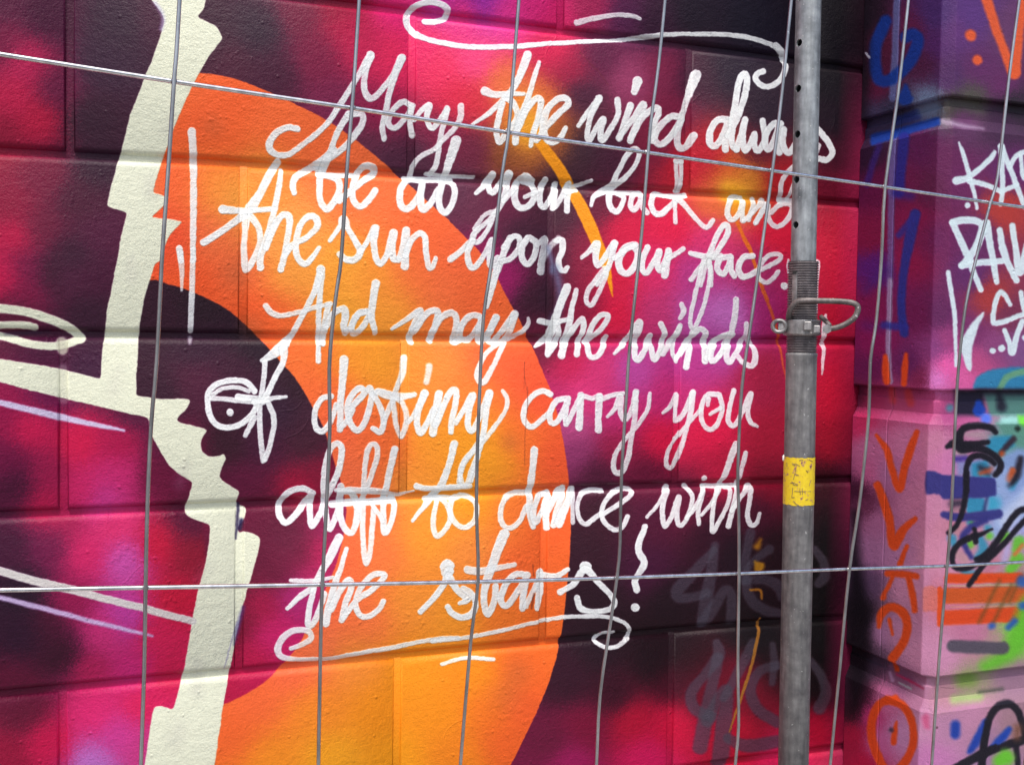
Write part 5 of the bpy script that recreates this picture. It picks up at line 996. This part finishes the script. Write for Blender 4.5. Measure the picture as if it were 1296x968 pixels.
o = lathe('outer_tube', [(RO, .006), (RO, sy(470)), (RO, sy(452)), (RO+.0006, sy(450)), (RO+.0006, sy(447)), (RO-.002, sy(446))], 40, mOld)
# threaded length with a slot
prof = []; zt0, zt1 = sy(446), sy(331.5); pitch_t = (sy(340)-sy(400))/19.0
z = zt0
while z < zt1 - pitch_t:
    prof += [(RT-.0022, z), (RT-.0022, z+pitch_t*.30), (RT, z+pitch_t*.52), (RT, z+pitch_t*.80)]; z += pitch_t
prof += [(RT-.0015, z), (RT-.0005, zt1), (RI+.001, zt1)]
lathe('threaded_sleeve', prof, 40, mThread, smooth=False)
# slot: flat strip let into the thread, near-black patch at its head painting the shade inside a pin hole
def patch(name, a0, a1, z0, z1, r, mat, n=5, wob=0):
    V = []; Fc = []
    for k in range(n+1):
        a = a0+(a1-a0)*k/n; V += [(r*math.sin(a), -r*math.cos(a), z0), (r*math.sin(a), -r*math.cos(a), z1), (.9*r*math.sin(a), -.9*r*math.cos(a), z0), (.9*r*math.sin(a), -.9*r*math.cos(a), z1)]
    for k in range(n): Fc += [(4*k, 4*k+4, 4*k+5, 4*k+1), (4*k+2, 4*k+3, 4*k+7, 4*k+6), (4*k+1, 4*k+5, 4*k+7, 4*k+3), (4*k, 4*k+2, 4*k+6, 4*k+4)]
    Fc += [(0, 1, 3, 2), (4*n, 4*n+2, 4*n+3, 4*n+1)]
    me = mesh(name, V, Fc); return link(name, me, prop, mat, False)
patch('sleeve_slot', -.72, -.36, sy(388), sy(346), RT+.0003, mNut)
patch('slot_shade_patch', -.70, -.42, sy(348), sy(344), RT+.0009, mDark)
# inner tube with pin holes cut right through
zi0, zi1 = sy(332), sy(0) + .55
tb = lathe('inner_tube', [(RI, zi0-.01), (RI, zi1), (RI-.003, zi1), (RI-.003, zi0-.01), (RI, zi0-.01)], 48, mTube, caps=False)
import bmesh
bm = bmesh.new(); step = (sy(114.8)-sy(172.1)); zh = sy(57)
z = zh - 5*step - step
while z < zi1 - .03:
    if z > zi0 + .01:
        mt = Matrix.Translation((0, 0, z)) @ Matrix.Rotation(-.745, 4, 'Z') @ Matrix.Rotation(math.pi/2, 4, 'X')
        bmesh.ops.create_cone(bm, cap_ends=True, segments=16, radius1=.0058, radius2=.0058, depth=.06, matrix=mt)
    z += step
cm = bpy.data.meshes.new('cut'); bm.to_mesh(cm); bm.free(); co = bpy.data.objects.new('cut', cm); COL.objects.link(co); co.parent = prop
md = tb.modifiers.new('holes', 'BOOLEAN'); md.object = co; md.operation = 'DIFFERENCE'; md.solver = 'EXACT'
bpy.context.view_layer.update(); dg = bpy.context.evaluated_depsgraph_get(); nm = bpy.data.meshes.new_from_object(tb.evaluated_get(dg))
tb.modifiers.clear(); tb.data = nm; nm.name = 'inner_tube'
nm.polygons.foreach_set('use_smooth', [True]*len(nm.polygons))
try: nm.set_sharp_from_angle(angle=math.radians(35))
except Exception: pass
bpy.data.objects.remove(co)
if not nm.materials or nm.materials[0] is None: nm.materials.clear(); nm.materials.append(mTube)
# collar nut
def D1(x, y, dy=0.0):     # a point read in the close view -> prop-local coordinates
    px_, py_ = 960 + x/6.914, 320 + y/6.914
    cx_ = 1023.3 + (1004.0-1023.3)*py_/968
    return ((px_-cx_)*PX*(1+dy/1.62), dy, sy(py_))
zc0, zc1 = D1(0, 722)[2], D1(0, 585)[2]
lathe('collar_nut', [(RT-.001, zc0-.001), (.0275, zc0), (.0290, zc0+.002), (.0292, zc0+.0035), (.0282, zc0+.005), (.0282, zc1-.005), (.0292, zc1-.003), (.0286, zc1-.0005), (RT, zc1)], 12, mNut, smooth=False)
# plate across the front with its bright block, ear ring on the left, lug on the right
def lbox(name, c, s, mat, parent=prop, bev=.0012):
    me = boxmesh(name, -s[0]/2, s[0]/2, -s[1]/2, s[1]/2, -s[2]/2, s[2]/2, bev); o = link(name, me, parent, mat); o.location = c
    b = o.modifiers.new('b', 'BEVEL'); b.width = bev; b.segments = 2; return o
patch('collar_plate', -1.25, .42, zc0+.0022, zc1-.0012, .0312, mNut, 12)
lbox('collar_web', (D1(222, 0)[0], -.0215, D1(0, 650)[2]), (.010, .008, .0135), mNut)
lbox('collar_lug', (D1(440, 0)[0], -.0345, D1(0, 640)[2]), (.0115, .008, .0135), mNut)
lbox('collar_lug', (D1(515, 0)[0], -.0335, D1(0, 668)[2]), (.0100, .007, .0115), mNut)
V = []; Fc = []; c = D1(188, 645, -.024)
nseg, ns = 28, 8
for i in range(nseg):
    a = 2*math.pi*i/nseg; rr = .0092; 
    for k in range(ns):
        b = 2*math.pi*k/ns; V.append((c[0] + (rr+.0032*math.cos(b))*math.cos(a)*1.08, c[1] + .0042*math.sin(b), c[2] + (rr+.0032*math.cos(b))*math.sin(a)*.98))
for i in range(nseg):
    for k in range(ns): Fc.append((i*ns+k, ((i+1) % nseg)*ns+k, ((i+1) % nseg)*ns+(k+1) % ns, i*ns+(k+1) % ns))
link('collar_ear', mesh('collar_ear', V, Fc), prop, mNut, True)
# handle
HN = [(268, 585, -.016), (272, 535, -.024), (292, 485, -.030), (345, 435, -.034), (430, 425, -.036), (520, 428, -.036), (640, 430, -.034), (740, 436, -.032), (800, 446, -.031), (838, 470, -.031), (842, 515, -.032), (815, 570, -.033), (760, 615, -.034), (700, 645, -.035), (640, 662, -.035), (590, 668, -.035)]
P3 = crom([D1(*h) for h in HN], 5)
V, Fc = tube(P3, .0044, 12); link('handle', mesh('handle', V, Fc), prop, mRod, True)
V, Fc = tube([D1(540, 560, -.006), D1(590, 610, -.024), D1(612, 640, -.034)], .0036, 10); link('handle_end', mesh('handle_end', V, Fc), prop, mRod, True)
V, Fc = tube([D1(590, 668, -.020), D1(590, 668, -.046)], .0072, 6); link('handle_bolt', mesh('handle_bolt', V, Fc), prop, mNut, False)
# sticker
zs0, zs1 = sy(637), sy(577.5)
V = []; Fc = []; n_ = 44
for k in range(n_+1):
    a = 2*math.pi*k/n_; V += [((RO+.0004)*math.cos(a), (RO+.0004)*math.sin(a), zs0+random.uniform(-.0011, .0008)), ((RO+.0004)*math.cos(a), (RO+.0004)*math.sin(a), zs1+random.uniform(-.0008, .0013))]
for k in range(n_): Fc.append((2*k, 2*k+2, 2*k+3, 2*k+1))
st = link('yellow_sticker', mesh('yellow_sticker', V, Fc), prop, mY, True)
def E1(x, y): py_ = 560 + y/10.75; px_ = 970 + x/10.75; cx_ = 1023.3 - 19.3*py_/968; xx = max(-.022, min(.022, (px_-cx_)*PX)); return (xx, -math.sqrt(max((RO+.0009)**2 - xx*xx, 1e-8)), sy(py_))
for pts in ([(405, 330), (390, 400), (372, 480)], [(362, 590), (358, 660), (350, 725)], [(350, 725), (385, 715)], [(385, 632), (440, 634), (510, 632), (600, 634)], [(455, 590), (458, 640), (462, 680)], [(485, 585), (488, 675)], [(330, 530), (372, 520), (430, 545)], [(350, 505), (375, 550), (425, 555)], [(360, 285), (400, 265), (455, 295)], [(355, 262), (395, 290)], [(285, 260), (288, 315)], [(535, 350), (555, 380), (565, 345)], [(600, 480), (578, 560)], [(445, 215), (500, 210)], [(570, 205), (620, 235)], [(530, 748), (565, 732)], [(390, 400), (440, 420)], [(370, 765), (400, 800), (440, 820)], [(255, 410), (262, 450)]):
    V, Fc = tube([E1(*q_) for q_ in pts], .00042, 5); me = mesh('sticker_mark', V, Fc); link('sticker_mark', me, st, mMark)
# base plate
o = link('base_plate', boxmesh('base_plate', -.06, .06, -.06, .06, 0, .006, .0015), prop, mOld)

# ------------------------------------------------------------------ a white fleck of putty stuck beside the sticker, part of the prop
V = []; 
bm = bmesh.new(); bmesh.ops.create_icosphere(bm, subdivisions=2, radius=1)
for v in bm.verts: v.co = Vector((v.co.x*.0022, v.co.y*.0025, v.co.z*.0055)) * (1+random.uniform(-.15, .15))
pm = bpy.data.meshes.new('putty_fleck'); bm.to_mesh(pm); bm.free()
mPut = metal('white_putty', (.6, .58, .58), (.75, .72, .72), (.6, .8), 0, 80, .2)
o = link('putty_fleck', pm, prop, mPut, True); o.location = (-RO-.0005, -.004, sy(580))
print('built %.1fs, %d blocks' % (time.time()-T0, nb))
